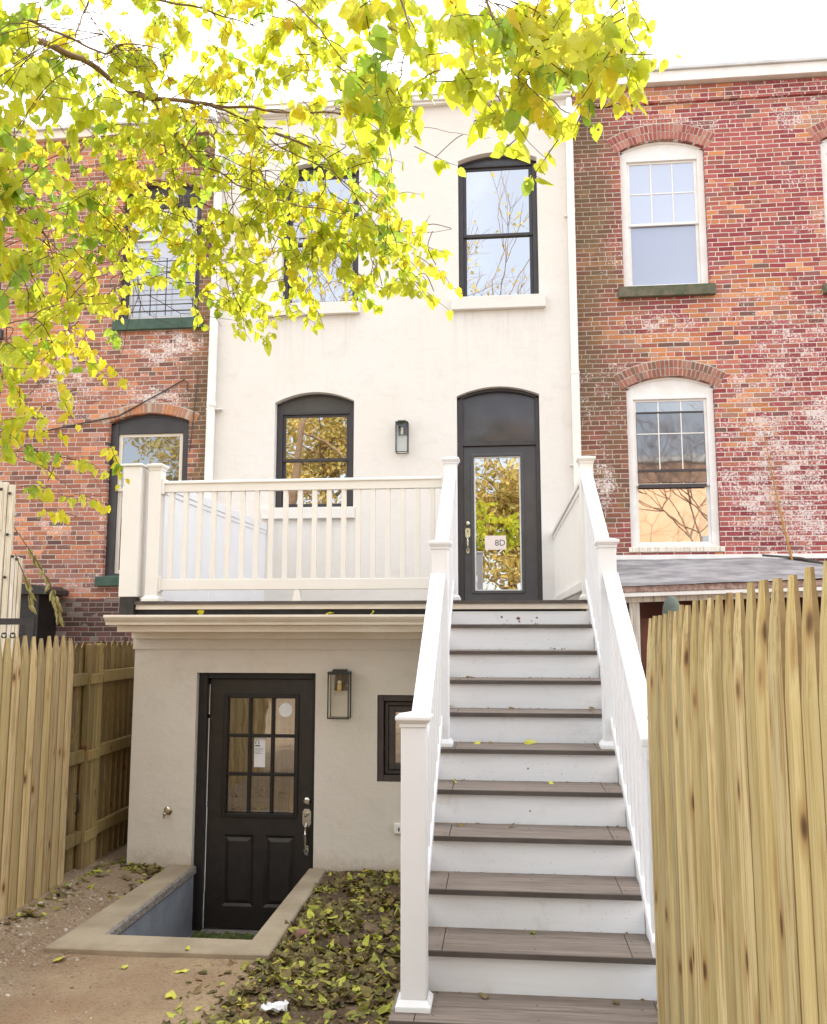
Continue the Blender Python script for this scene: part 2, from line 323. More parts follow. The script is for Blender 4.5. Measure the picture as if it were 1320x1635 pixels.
M['twig'] = mottled('twig_bark', (.14, .08, .04), (.09, .055, .035), 18, .9)
M['leaf'] = mat_leaf('yellow_green_leaf', [(0, (.50, .58, .03)), (.25, (.57, .63, .03)), (.55, (.62, .66, .04)), (.8, (.66, .66, .05)), (.93, (.42, .54, .03)), (1, (.60, .64, .05))], .62)
M['leaf_y'] = mat_leaf('yellow_leaf', [(0, (.72, .68, .03)), (.4, (.78, .66, .03)), (.7, (.68, .68, .04)), (1, (.80, .60, .03))], .6)
M['leaf_g'] = mat_leaf('green_leaf', [(0, (.22, .40, .03)), (.4, (.30, .48, .035)), (.7, (.40, .54, .04)), (1, (.24, .42, .04))], .58)
M['litter'] = mat_leaf('leaf_litter', [(0, (.026, .016, .011)), (.44, (.085, .044, .026)), (.64, (.17, .095, .05)), (.71, (.18, .13, .04)), (.79, (.24, .25, .035)), (.85, (.38, .40, .05)), (.93, (.52, .52, .07)), (.97, (.14, .20, .03)), (1, (.58, .42, .06))], .15, False, .7)
M['leaf_fallen'] = mat_leaf('fallen_yellow_green_leaf', [(0, (.55, .58, .06)), (.6, (.62, .60, .09)), (1, (.50, .55, .08))], .15, False, .6)
M['leaf_brown'] = mat_leaf('brown_dry_leaf', [(0, (.12, .07, .04)), (1, (.20, .12, .06))], .1, False, .7)
M['leaf_gold'] = mat_leaf('golden_leaf', [(0, (.40, .25, .06)), (.35, (.60, .42, .12)), (.7, (.52, .42, .12)), (1, (.24, .20, .06))], .35, False)
M['leaf_dull'] = mat_leaf('dull_drying_leaf', [(0, (.28, .26, .10)), (.5, (.36, .33, .13)), (1, (.20, .14, .07))], .3, False)
def mat_dirt():
    m = NT('packed_dirt')
    X, Y, Z = m.xyz()[0:3]
    a = m.mr(m.noise(1.4, 5, .6), .32, .68)
    c = m.mix(a, (.50, .37, .235), (.36, .25, .155))
    c = m.mix(m.mr(m.noise(3.3, 6, .7), .55, .72, 0, .6), c, (.47, .36, .24))
    c = m.mix(m.mr(m.noise(11, 5, .7), .58, .74, 0, .5), c, (.12, .08, .05))
    c = m.mix(m.mr(m.noise(2.2, 3), .55, .7, 0, .35), c, (.34, .185, .11))
    bd = m.math('MULTIPLY', m.mr(m.math('ADD', X, m.math('MULTIPLY', m.math('SUBTRACT', m.noise(3, 5), .5), .35)), -1.12, -.95), m.mr(m.noise(5, 5, .7), .35, .55, .45, .95))
    c = m.mix(bd, c, (.105, .07, .045))
    gf = m.mr(m.math('ADD', X, m.math('MULTIPLY', m.noise(2, 4), .8)), -1.35, -1.95)          # stony strip beside the left fence
    c = m.mix(m.math('MULTIPLY', gf, .45), c, m.mix(m.mr(m.noise(55, 5, .8), .4, .62), (.20, .145, .10), (.46, .38, .29)))
    c = m.mix(m.mr(m.noise(60, 5, .8), .50, .62, 0, .5), c, (.13, .09, .06))
    c = m.mix(m.mr(m.noise(120, 3, .8), .60, .68, 0, .7), c, (.46, .40, .32))
    h = m.math('ADD', m.math('MULTIPLY', m.noise(16, 6, .7), .6), m.math('MULTIPLY', m.noise(90, 5, .75), .4))
    return m.done(m.bsdf(c, .95, m.bump(h, 1.0, .035), spec=.15))
M['dirt'] = mat_dirt()
def mat_stone():
    m = NT('pale_gravel'); c = m.ramp(m.geo.outputs['Random Per Island'], [(0, (.18, .13, .09)), (.45, (.30, .23, .165)), (.8, (.42, .35, .27)), (1, (.58, .53, .46))])
    return m.done(m.bsdf(c, .9, m.bump(m.noise(60, 4), .4, .004), spec=.2))
M['stones'] = mat_stone()
M['red_stone'] = mottled('broken_brick', (.24, .12, .085), (.18, .10, .08), 20, .9, 60, .7, .006)
M['white_stone'] = mottled('pale_stone', (.62, .58, .52), (.5, .46, .4), 20, .8)
M['yellow_twig'] = mottled('yellow_ochre_stem', (.50, .27, .06), (.38, .2, .06), 20, .8)
M['cable'] = mottled('weathered_cable', (.09, .075, .065), (.05, .045, .04), 10, .7)

# ------------------------------------------------------------------ mesh helper
ORG = {}
class MB:
    def __init__(s): s.v = []; s.f = []; s.mi = []
    def add(s, vs, fs, mi=0):
        b = len(s.v); s.v += [tuple(v) for v in vs]; s.f += [tuple(i + b for i in f) for f in fs]; s.mi += [mi] * len(fs); return s
    def box(s, x0, x1, y0, y1, z0, z1, mi=0):
        return s.add([(x0, y0, z0), (x1, y0, z0), (x1, y1, z0), (x0, y1, z0), (x0, y0, z1), (x1, y0, z1), (x1, y1, z1), (x0, y1, z1)],
                     [(0, 3, 2, 1), (4, 5, 6, 7), (0, 1, 5, 4), (1, 2, 6, 5), (2, 3, 7, 6), (3, 0, 4, 7)], mi)
    def prism(s, poly, axis, a0, a1, mi=0):
        """poly: 2-D outline (in the two axes left after `axis`), extruded from a0 to a1 along axis"""
        n = len(poly)
        def P(p, a):
            if axis == 'y': return (p[0], a, p[1])
            if axis == 'x': return (a, p[0], p[1])
            return (p[0], p[1], a)
        vs = [P(p, a0) for p in poly] + [P(p, a1) for p in poly]
        fs = [tuple(range(n)), tuple(range(2 * n - 1, n - 1, -1))] + [(i, i + n, (i + 1) % n + n, (i + 1) % n) for i in range(n)]
        return s.add(vs, fs, mi)
    def tube(s, pts, radii, n=6, mi=0, cap=True):
        pts = [Vector(p) for p in pts]
        if not isinstance(radii, (list, tuple)): radii = [radii] * len(pts)
        b = len(s.v); up = Vector((.13, .27, .95)).normalized()
        for i, p in enumerate(pts):
            t = (pts[min(i + 1, len(pts) - 1)] - pts[max(i - 1, 0)])
            if t.length < 1e-9: t = Vector((0, 0, 1))
            t.normalize(); a = t.cross(up)
            if a.length < 1e-3: a = t.cross(Vector((1, 0, 0)))
            a.normalize(); c = t.cross(a)
            for k in range(n):
                an = 2 * math.pi * k / n; s.v.append(tuple(p + (a * math.cos(an) + c * math.sin(an)) * radii[i]))
        for i in range(len(pts) - 1):
            for k in range(n):
                s.f.append((b + i * n + k, b + i * n + (k + 1) % n, b + (i + 1) * n + (k + 1) % n, b + (i + 1) * n + k)); s.mi.append(mi)
        if cap:
            s.f.append(tuple(b + k for k in range(n))[::-1]); s.mi.append(mi)
            s.f.append(tuple(b + (len(pts) - 1) * n + k for k in range(n))); s.mi.append(mi)
        return s
    def lathe(s, prof, c, n=16, mi=0, axis='z'):
        b = len(s.v)
        for (r, h) in prof:
            for k in range(n):
                an = 2 * math.pi * k / n; a, d = r * math.cos(an), r * math.sin(an)
                s.v.append((c[0] + a, c[1] + d, c[2] + h) if axis == 'z' else (c[0] + a, c[1] + h, c[2] + d))
        for i in range(len(prof) - 1):
            for k in range(n): s.f.append((b + i * n + k, b + i * n + (k + 1) % n, b + (i + 1) * n + (k + 1) % n, b + (i + 1) * n + k)); s.mi.append(mi)
        s.f.append(tuple(b + k for k in range(n))[::-1]); s.mi.append(mi)
        s.f.append(tuple(b + (len(prof) - 1) * n + k for k in range(n))); s.mi.append(mi)
        return s
    def build(s, name, mats, parent=None, bevel=0, smooth=False, seg=1):
        me = bpy.data.meshes.new(name); o = ORG.get(parent.name, Vector((0, 0, 0))) if parent else Vector((0, 0, 0))
        me.from_pydata([(v[0] - o.x, v[1] - o.y, v[2] - o.z) for v in s.v], [], s.f)
        if not isinstance(mats, (list, tuple)): mats = [mats]
        for mm in mats: me.materials.append(M[mm] if isinstance(mm, str) else mm)
        me.polygons.foreach_set('material_index', s.mi)
        if smooth: me.polygons.foreach_set('use_smooth', [True] * len(me.polygons))
        bm = bmesh.new(); bm.from_mesh(me); bmesh.ops.recalc_face_normals(bm, faces=bm.faces)
        bm.to_mesh(me); bm.free(); me.update()
        ob = bpy.data.objects.new(name, me); COL.objects.link(ob)
        if parent: ob.parent = parent; ORG[ob.name] = o.copy()
        if bevel:
            b = ob.modifiers.new('bevel', 'BEVEL'); b.width = bevel; b.segments = seg; b.limit_method = 'ANGLE'; b.angle_limit = rad(40)
        return ob
def tag(o, label=None, cat=None, group=None, kind=None):
    if label: o['label'] = label
    if cat: o['category'] = cat
    if group: o['group'] = group
    if kind: o['kind'] = kind
    return o
def thing(name, loc, label, cat, group=None):
    o = bpy.data.objects.new(name, None); COL.objects.link(o); o.location = loc; o.empty_display_size = .2
    ORG[o.name] = Vector(loc); return tag(o, label, cat, group)
def solo(mb, name, mats, label, cat, group=None, kind=None, loc=None, **k):
    """a thing that is one mesh, with its origin at its base"""
    if loc is not None:
        mb.v = [(v[0] - loc[0], v[1] - loc[1], v[2] - loc[2]) for v in mb.v]
    o = mb.build(name, mats, None, **k)
    if loc is not None: o.location = loc
    return tag(o, label, cat, group, kind)

GZ = -2.07      # ground level (the deck floor is z = 0)
D = 4.0         # plane of the row of facades
E = 0.38        # front of the low rear extension
TR, RR = .2755, .1788   # stair tread and riser
W = .985

# ------------------------------------------------------------------ ground (one sheet, cut out at the sunken entry)
WX0, WX1, WY0, WY1 = -2.067, -1.15, -1.17, 0.378
def gheight(x, y):
    h = 0.018 * (noise.noise((x * 1.7, y * 1.7, 3)) + .5 * noise.noise((x * 5, y * 5, 1)))
    if -3.3 < x < -2.3 and -3 < y < .4: h += .035 * min(1, (-2.3 - x) / .5)
    h += .03 * max(0, min(1, (x + 1.0) / .3)) * (1 if y > -1.5 else max(0, 1 + (y + 1.5) / .6)) * .6
    m_ = max(WX0 - .22 - x, x - WX1 - .17, WY0 - .25 - y)
    if m_ < .06: h = min(h, .0) - .006
    return GZ + h - .004
def build_ground():
    def ax(a, b, st, extra, ext):
        v = list(np.arange(a, b, st)) + extra + ext; v = sorted(set(round(float(q), 4) for q in v)); o = [v[0]]
        for q in v[1:]:
            if q - o[-1] > .012 or q in extra:
                if q in extra and q - o[-1] <= .012: o[-1] = q
                else: o.append(q)
        return o
    xs = ax(-3.6, 1.6, .045, [WX0, WX1], [-70, -30, -12, -7, -5, -4.2, 2.2, 3, 5, 9, 25, 70])
    ys = ax(-4.2, 1.2, .045, [WY0, WY1], [-80, -40, -20, -12, -8, -6, -5, 1.6, 2.5, 4, 8, 20, 70])
    g = MB(); idx = {}
    for j, y in enumerate(ys):
        for i, x in enumerate(xs):
            near = -3.6 <= x <= 1.6 and -4.2 <= y <= 1.2
            idx[i, j] = len(g.v); g.v.append((x, y, gheight(x, y) if near else GZ - .004))
    for j in range(len(ys) - 1):
        for i in range(len(xs) - 1):
            cx, cy = (xs[i] + xs[i + 1]) / 2, (ys[j] + ys[j + 1]) / 2
            if WX0 < cx < WX1 and WY0 < cy < WY1: continue
            if WX0 < cx < WX1 and WY1 < cy < 1.2 : continue
            g.f.append((idx[i, j], idx[i + 1, j], idx[i + 1, j + 1], idx[i, j + 1])); g.mi.append(0)
    o = g.build('ground', 'dirt', smooth=True); tag(o, kind='structure'); return o
build_ground()

# ------------------------------------------------------------------ walls with openings
def arch_top(op, x):
    xl, xr, zb, zs, rise = op; h = (xr - xl) / 2; c = (xl + xr) / 2
    return zs + rise * (1 - ((x - c) / h) ** 2)
def wall(x0, x1, z0, z1, ops, y, rev=.12, depth=6.0, split=None):
    g = MB(); xs = {x0, x1}
    for op in ops:
        n = 16 if op[4] > 0 else 1
        for i in range(n + 1): xs.add(op[0] + (op[1] - op[0]) * i / n)
    xs = sorted(xs)
    for a, b in zip(xs[:-1], xs[1:]):
        if b - a < 1e-6: continue
        m = (a + b) / 2; cov = sorted([o for o in ops if o[0] < m < o[1]], key=lambda o: o[2])
        la = lb = z0
        for o in cov:
            if o[2] > max(la, lb) + 1e-6: g.add([(a, y, la), (b, y, lb), (b, y, o[2]), (a, y, o[2])], [(0, 1, 2, 3)])
            ta, tb = arch_top(o, a), arch_top(o, b)
            g.add([(a, y, ta), (b, y, tb), (b, y + rev, tb), (a, y + rev, ta)], [(0, 1, 2, 3)])
            g.add([(a, y, o[2]), (b, y, o[2]), (b, y + rev, o[2]), (a, y + rev, o[2])], [(3, 2, 1, 0)])
            la, lb = ta, tb
        g.add([(a, y, la), (b, y, lb), (b, y, z1), (a, y, z1)], [(0, 1, 2, 3)])
    for o in ops:
        for x in (o[0], o[1]):
            zt = arch_top(o, x); g.add([(x, y, o[2]), (x, y + rev, o[2]), (x, y + rev, zt), (x, y, zt)], [(0, 1, 2, 3)])
    y2 = y + depth
    g.add([(x0, y, z0), (x0, y2, z0), (x0, y2, z1), (x0, y, z1)], [(0, 1, 2, 3)])
    g.add([(x1, y, z0), (x1, y2, z0), (x1, y2, z1), (x1, y, z1)], [(0, 1, 2, 3)])
    g.add([(x0, y2, z0), (x1, y2, z0), (x1, y2, z1), (x0, y2, z1)], [(0, 1, 2, 3)])
    g.add([(x0, y, z1), (x1, y, z1), (x1, y2, z1), (x0, y2, z1)], [(0, 1, 2, 3)])
    return g
def arch_prism(g, xl, xr, zlow, op, y0, y1, inset=0.0):
    """solid with a curved top that follows the opening's arch"""
    n = 14; pts = [(xr, zlow), (xl, zlow)]
    for i in range(n + 1):
        x = xl + (xr - xl) * i / n; pts.append((x, arch_top(op, x) - inset))
    return g.prism(pts[::-1], 'y', y0, y1)

def window(house, op, fmat, head, fw, smat, sw, meet, up, lo, grid=None, sill=None, archmat=None, y=.10, label=None, cas=None):
    xl, xr, zb, zs, rise = op; Y = D + y
    g = MB(); e = .004
    g.box(xl + e, xl + fw, Y, Y + .09, zb + e, zs - .002)            # jambs
    g.box(xr - fw, xr - e, Y, Y + .09, zb + e, zs - .002)
    g.box(xl + fw, xr - fw, Y + .003, Y + .09, head - .03, head)       # head
    g.box(xl + fw, xr - fw, Y + .003, Y + .09, zb + e, zb + .035)
    o = g.build('window', fmat, house, bevel=.003)
    if label: o['label'] = label
    a = MB(); arch_prism(a, xl + fw, xr - fw, head + .001, op, Y + .012, Y + .07, .002)
    arch_prism(a, xl + e, xr - e, zs - .001, op, Y + .004, Y + .011, .003) if False else None
    a.build('arch_panel', archmat or fmat, o)
    if fw > 0:
        c = MB(); n = 14                                               # curved rim above the panel
        for i in range(n):
            xa = xl + e + (xr - xl - 2 * e) * i / n; xb = xl + e + (xr - xl - 2 * e) * (i + 1) / n
            ta, tb = arch_top(op, xa) - .004, arch_top(op, xb) - .004; w_ = .028
            c.add([(xa, Y, ta - w_), (xb, Y, tb - w_), (xb, Y, tb), (xa, Y, ta), (xa, Y + .08, ta - w_), (xb, Y + .08, tb - w_), (xb, Y + .08, tb), (xa, Y + .08, ta)],
                  [(0, 1, 2, 3), (0, 4, 5, 1), (3, 2, 6, 7), (4, 7, 6, 5)])
        c.build('arch_rim', fmat if archmat is None else fmat, o)
    ix0, ix1, iz0, iz1 = xl + fw + .001, xr - fw - .001, zb + .036, head - .031
    for (z0, z1, yy, pm, nm) in ((meet, iz1, Y + .028, up, 'upper_sash'), (iz0, meet + .035, Y + .052, lo, 'lower_sash')):
        s = MB()
        s.box(ix0, ix0 + sw, yy, yy + .022, z0, z1); s.box(ix1 - sw, ix1, yy, yy + .022, z0, z1)
        s.box(ix0 + sw, ix1 - sw, yy + .001, yy + .022, z0, z0 + sw * .9); s.box(ix0 + sw, ix1 - sw, yy + .001, yy + .022, z1 - sw * .8, z1)
        if grid and nm == 'upper_sash':
            gx, gz = grid
            for k in range(1, gx):
                x = ix0 + sw + (ix1 - ix0 - 2 * sw) * k / gx; s.box(x - .008, x + .008, yy + .004, yy + .018, z0 + sw * .9, z1 - sw * .8)
            for k in range(1, gz):
                z = z0 + sw + (z1 - z0 - 2 * sw) * k / gz; s.box(ix0 + sw, ix1 - sw, yy + .005, yy + .017, z - .008, z + .008)
        s.build(nm, smat, o, bevel=.002)
        p = MB().box(ix0 + sw * .5, ix1 - sw * .5, yy + .012, yy + .016, z0 + sw * .4, z1 - sw * .4); p.build('pane', pm, o)
    MB().box(xl, xr, Y + .1, Y + .11, zb, zs + rise).build('inner_blind_board', 'dark_void', o)
    if sill:
        sx0, sx1, sz0, sz1, sm, pr = sill
        MB().box(sx0, sx1, D - pr, D + .12 if False else D - .002, sz0, sz1).box(xl + .002, xr - .002, D - .004, Y + .02, sz1 - .02, zb + .004).build('sill', sm, o, bevel=.006)
    return o
def ring_arch(house, op, mat, rows=2, bh=.10, bt=.052, ext=.05, name='brick_arch', proud=.006):
    xl, xr, zb, zs, rise = op; a = (xr - xl) / 2 + .004; h = rise + .004; Rr = (a * a + h * h) / (2 * h); cx = (xl + xr) / 2; cz = zs + h - Rr
    th = math.asin(min(1, a / Rr)); g = MB(); mo = MB()
    n = 26; pts = []
    te = th + ext / Rr
    for i in range(n + 1):
        t = -te + 2 * te * i / n; pts.append(t)
    R0, R1 = Rr + .002, Rr + rows * bh + .006
    for t0, t1 in zip(pts[:-1], pts[1:]):
        P = lambda r, t, y: (cx + r * math.sin(t), y, cz + r * math.cos(t))
        mo.add([P(R0, t0, D - .003), P(R0, t1, D - .003), P(R1, t1, D - .003), P(R1, t0, D - .003), P(R0, t0, D + .03), P(R0, t1, D + .03)], [(0, 1, 2, 3), (0, 4, 5, 1)])
    for r in range(rows):
        ra = Rr + .004 + r * bh; rb = ra + bh - .012; nb = max(6, int(2 * te * (ra + bh / 2) / bt))
        for k in range(nb):
            t0 = -te + 2 * te * (k + .13 + random.uniform(-.03, .03)) / nb; t1 = -te + 2 * te * (k + .87 + random.uniform(-.03, .03)) / nb; p_ = D - proud - random.uniform(0, .004)
            P = lambda rr, t, y: (cx + rr * math.sin(t), y, cz + rr * math.cos(t))
            j = random.uniform(-.003, .003)
            vs = [P(ra, t0, p_), P(ra, t1, p_), P(rb + j, t1, p_), P(rb + j, t0, p_)] + [P(ra, t0, D + .05), P(ra, t1, D + .05), P(rb + j, t1, D + .05), P(rb + j, t0, D + .05)]
            g.add(vs, [(0, 1, 2, 3), (0, 4, 5, 1), (1, 5, 6, 2), (2, 6, 7, 3), (3, 7, 4, 0)])
    o = g.build(name, mat, house); mo.build('mortar_bed', 'mortar', o); return o

# ------------------------------------------------------------------ cream row house
cream = thing('row_house', (-1.0, D, GZ), 'narrow cream stucco row house in the middle with dark framed arched windows', 'house')
oW2L = (-2.43, -1.42, 3.93, 5.785, .10); oW2R = (-.13, .88, 3.93, 5.785, .10)
oW1 = (-2.478, -1.46, 1.285, 2.645, .125); oD = (-.165, .855, 0.0, 2.665, .11)
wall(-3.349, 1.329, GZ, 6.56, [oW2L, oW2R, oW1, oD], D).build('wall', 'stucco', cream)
g = MB(); g.box(-3.35, 1.33, D - .07, D + .3, 6.562, 6.60).box(-3.35, 1.33, D - .10, D + .3, 6.60, 6.665).box(-3.35, 1.33, D - .115, D + .3, 6.665, 6.685)
g.build('roof_trim', 'white_trim', cream, bevel=.004)
MB().box(-3.34, 1.32, D + .3, D + 5.9, 6.56, 6.60).build('roof', 'roofing', cream)
window(cream, oW2L, 'bronze', 5.77, .06, 'bronze', .042, 4.80, 'glass_sky', 'glass_sky', sill=(-2.60, -1.385, 3.775, 3.93, 'stucco', .07), archmat='slate_paint', label='upstairs window half hidden by the yellow green leaves')
window(cream, oW2R, 'bronze', 5.77, .06, 'bronze', .042, 4.80, 'glass_sky', 'glass_sky', sill=(-.227, .956, 3.765, 3.93, 'stucco', .07), archmat='slate_paint', label='upstairs window reflecting pale blue sky')
window(cream, oW1, 'bronze', 2.535, .075, 'bronze', .04, 1.90, 'glass_gold', 'glass_gold', sill=(-2.615, -1.434, 1.143, 1.285, 'stucco', .06), archmat='olive_panel', label='window behind the deck rail reflecting golden trees')
# back door with its frame and arched metal panel
df = MB(); Y = D + .08
df.box(-.161, -.095, Y, Y + .12, .02, 2.66); df.box(.808, .851, Y, Y + .12, .02, 2.66); df.box(-.095, .808, Y + .004, Y + .12, 2.045, 2.10)
df.box(-.161, .851, Y - .03, Y + .12, .0, .02)
n = 14
for i in range(n):
    xa = -.161 + 1.012 * i / n; xb = -.161 + 1.012 * (i + 1) / n; ta, tb = arch_top(oD, xa) - .004, arch_top(oD, xb) - .004; w_ = .035
    df.add([(xa, Y, ta - w_), (xb, Y, tb - w_), (xb, Y, tb), (xa, Y, ta), (xa, Y + .08, ta - w_), (xb, Y + .08, tb - w_), (xb, Y + .08, tb), (xa, Y + .08, ta)], [(0, 1, 2, 3), (0, 4, 5, 1), (3, 2, 6, 7), (4, 7, 6, 5)])
frame = df.build('door_frame', 'bronze', cream, bevel=.003)
# bulging sheet-metal transom
tg = MB(); nx, nz_ = 22, 14
for j in range(nz_ + 1):
    for i in range(nx + 1):
        x = -.095 + .903 * i / nx; zt = arch_top(oD, x) - .03; z = 2.10 + (zt - 2.10) * j / nz_
        u, v = i / nx, j / nz_; b = math.sin(math.pi * u) * math.sin(math.pi * v)
        tg.v.append((x, Y + .045 - .028 * b - .010 * math.exp(-((u - .25) ** 2 + (v - .12) ** 2) / .01) + .006 * noise.noise((x * 4, z * 4, 0)), z))
for j in range(nz_):
    for i in range(nx):
        a = j * (nx + 1) + i; tg.f.append((a, a + 1, a + nx + 2, a + nx + 1)); tg.mi.append(0)
tg.build('transom_panel', 'slate_paint', cream, smooth=True)
sx0, sx1, sz0, sz1 = -.092, .805, .022, 2.04; gx0, gx1, gz0, gz1 = .035, .615, .245, 1.915; Yd = D + .12
dg = MB(); dg.box(sx0, gx0, Yd, Yd + .045, sz0, sz1); dg.box(gx1, sx1, Yd, Yd + .045, sz0, sz1); dg.box(gx0, gx1, Yd, Yd + .045, sz0, gz0); dg.box(gx0, gx1, Yd, Yd + .045, gz1, sz1)
door = dg.build('door', 'slate_paint', cream); door['label'] = 'dark slate back door with one tall glass pane at the top of the stairs'
mo = MB(); q = .034
for (a, b, c, d) in ((gx0 - q, gx0 + .004, gz0 - q, gz1 + q), (gx1 - .004, gx1 + q, gz0 - q, gz1 + q), (gx0 + .004, gx1 - .004, gz0 - q, gz0 + .004), (gx0 + .004, gx1 - .004, gz1 - .004, gz1 + q)): mo.box(a, b, Yd - .016, Yd - .001, c, d)
mo.build('glass_moulding', 'slate_paint', door, bevel=.006, seg=2)
mo = MB(); q = .016
for (a, b, c, d) in ((gx0 + .004, gx0 + .004 + q, gz0 + .004, gz1 - .004), (gx1 - q - .004, gx1 - .004, gz0 + .004, gz1 - .004), (gx0 + q, gx1 - q, gz0 + .004, gz0 + q), (gx0 + q, gx1 - q, gz1 - q, gz1 - .004)): mo.box(a, b, Yd + .002, Yd + .02, c, d)
mo.build('glass_bead', 'white_trim', door)
MB().box(gx0 + .004, gx1 - .004, Yd + .021, Yd + .025, gz0 + .004, gz1 - .004).build('glass_pane', 'glass_door', door)
MB().box(sx0 - .002, sx0 + .004, Yd - .004, Yd + .01, .03, 2.04).box(sx1 - .003, sx1 + .003, Yd - .004, Yd + .01, .03, 2.04).box(sx0, sx1, Yd - .004, Yd + .01, 2.034, 2.042).build('weather_strip', 'brown_frame', cream)
MB().box(-.3, -.28, D + .2, D + 2.4, 0, 2.6).box(1.0, 1.02, D + .2, D + 2.4, 0, 2.6).box(-.28, 1.0, D + 2.38, D + 2.4, 0, 2.6).box(-.28, 1.0, D + .2, D + 2.38, -.02, -.001).box(-.28, 1.0, D + .2, D + 2.38, 2.6, 2.62).build('hallway', 'hall', cream)
def lockset(door, x, y, zt, s=1.0):
    g = MB()
    g.lathe([(.0275 * s, 0), (.030 * s, -.006), (.024 * s, -.016), (.014 * s, -.022)], (x, y, zt), 20, axis='y')                      # deadbolt
    g.box(x - .004 * s, x + .004 * s, y - .034, y - .020, zt - .012 * s, zt + .012 * s)
    z = zt - .055 * s
    g.prism([(x - .02 * s, z), (x + .02 * s, z), (x + .032 * s, z - .018 * s), (x + .032 * s, z - .10 * s), (x + .018 * s, z - .125 * s), (x - .018 * s, z - .125 * s), (x - .032 * s, z - .10 * s), (x - .032 * s, z - .018 * s)], 'y', y - .012, y)
    g.tube([(x, y - .012, z - .035 * s), (x, y - .045, z - .03 * s), (x, y - .06, z - .042 * s)], [.008, .008, .012], 8)            # thumb piece
    g.tube([(x, y - .01, z - .10 * s), (x, y - .05, z - .115 * s), (x, y - .062, z - .16 * s), (x, y - .058, z - .22 * s), (x, y - .04, z - .27 * s), (x, y - .01, z - .285 * s)], [.011, .010, .012, .011, .009, .010], 10)
    g.prism([(x - .015 * s, z - .25 * s), (x + .015 * s, z - .25 * s), (x + .021 * s, z - .28 * s), (x + .013 * s, z - .315 * s), (x - .013 * s, z - .315 * s), (x - .021 * s, z - .28 * s)], 'y', y - .01, y)
    g.build('door_handle', 'nickel', door, bevel=.002, smooth=False)
lockset(door, -.045, Yd, 1.075, 1.0)
MB().box(.165, .425, Yd + .0165, Yd + .018, .75, .925).build('paper_sign', 'pink_paper', door)
def text_mesh(txt, size, loc, mat, parent, name, bold=.0):
    cu = bpy.data.curves.new(name, 'FONT'); cu.body = txt; cu.size = size; cu.offset = bold; cu.extrude = .0004
    to = bpy.data.objects.new(name, cu); COL.objects.link(to)
    me = bpy.data.meshes.new_from_object(to.evaluated_get(bpy.context.evaluated_depsgraph_get())); me.name = name
    COL.objects.unlink(to); bpy.data.objects.remove(to)
    me.materials.clear(); me.materials.append(M[mat]); me.transform(Matrix.Rotation(rad(90), 4, 'X'))
    o = bpy.data.objects.new(name, me); COL.objects.link(o); o.parent = parent
    og = ORG.get(parent.name, Vector((0, 0, 0))); o.location = Vector(loc) - og; return o
text_mesh('8D', .105, (.285, Yd + .016, .80), 'ink', door, 'sign_lettering', 0)
# tripod and pale card built inside the door, standing in for a reflection
es = thing('tripod_stand_in', (.34, D + .42, 0), 'small black tripod with a pale card standing in for a reflection in the back door glass', 'tripod')
eg = MB(); 
for a, b in ((.26, .36), (.50, .30), (.36, .55)): eg.tube([(.375, D + .40, .62), (a, D + b + .05, 0.0)], .011, 6)
eg.tube([(.375, D + .40, .62), (.375, D + .40, .70)], .012, 6); eg.tube([(.24, D + .375, .40), (.50, D + .375, .40)], .009, 6)
eg.build('tripod_frame', 'iron', es); MB().box(.22, .50, D + .425, D + .43, .40, .66).build('card', 'pink_paper', es)
pb = MB().box(.05, .62, D + .70, D + .73, .02, .75); solo(pb, 'dark_plant_screen', 'moss_green', 'dark green panel standing in for greenery low behind the tripod inside the back door', 'screen', loc=(.33, D + .7, 0.0))

# ------------------------------------------------------------------ red brick house on the right
rh = thing('brick_house', (4.0, D, GZ), 'red and orange brick row house on the right with white framed windows', 'house')
oR2 = (1.925, 2.965, 3.985, 5.80, .125); oR1 = (1.91, 2.955, .755, 2.715, .13); oR3 = (4.365, 5.4, 3.93, 5.80, .12); oR4 = (4.365, 5.4, .755, 2.715, .13)
wall(1.331, 7.5, GZ, 6.63, [oR2, oR1, oR3, oR4], D).build('wall', 'brick_r', rh)
MB().box(1.34, 7.5, D - .028, D - .002, 6.41, 6.62).build('corbel_course', 'brick_r', rh)
g = MB(); g.box(1.45, 7.55, D - .12, D + .3, 6.635, 6.78); g.build('roof_fascia', 'white_trim', rh, bevel=.004)
MB().box(1.43, 7.6, D - .15, D + .35, 6.78, 6.825).build('roof_flashing', 'roof_metal', rh, bevel=.004)
MB().box(1.34, 7.5, D + .35, D + 5.9, 6.66, 6.72).build('roof', 'roofing', rh)
window(rh, oR2, 'white_trim', 5.70, .085, 'white_trim', .035, 4.82, 'glass_blind', 'glass_screen', grid=(3, 2), sill=(1.85, 3.015, 3.845, 3.98, 'stone_sill', .07), y=.045, label='upper window with six small blue panes over a grey screen')
window(rh, oR3, 'white_trim', 5.68, .085, 'white_trim', .035, 4.82, 'glass_blind', 'glass_screen', grid=(3, 2), sill=(4.28, 5.48, 3.80, 3.925, 'stone_sill', .07), y=.045, label='upper window cut off by the right edge of the picture')
w = window(rh, oR1, 'white_trim', 2.60, .085, 'white_trim', .032, 1.50, 'glass_dim', 'glass_sky', grid=(3, 3), sill=(1.88, 2.99, .69, .75, 'old_white_wood', .03), y=.045, label='lower window with a dark upper sash and a peach reflection below')
MB().box(2.03, 2.83, D + .066, D + .071, 1.54, 2.40).build('storm_pane', 'glass_storm', w)
MB().box(2.03, 2.83, D + .052, D + .065, 1.475, 1.52).box(2.03, 2.83, D + .055, D + .064, 1.67, 1.70).box(2.03, 2.83, D + .055, D + .064, 2.395, 2.415).build('storm_rail', 'bronze', w)
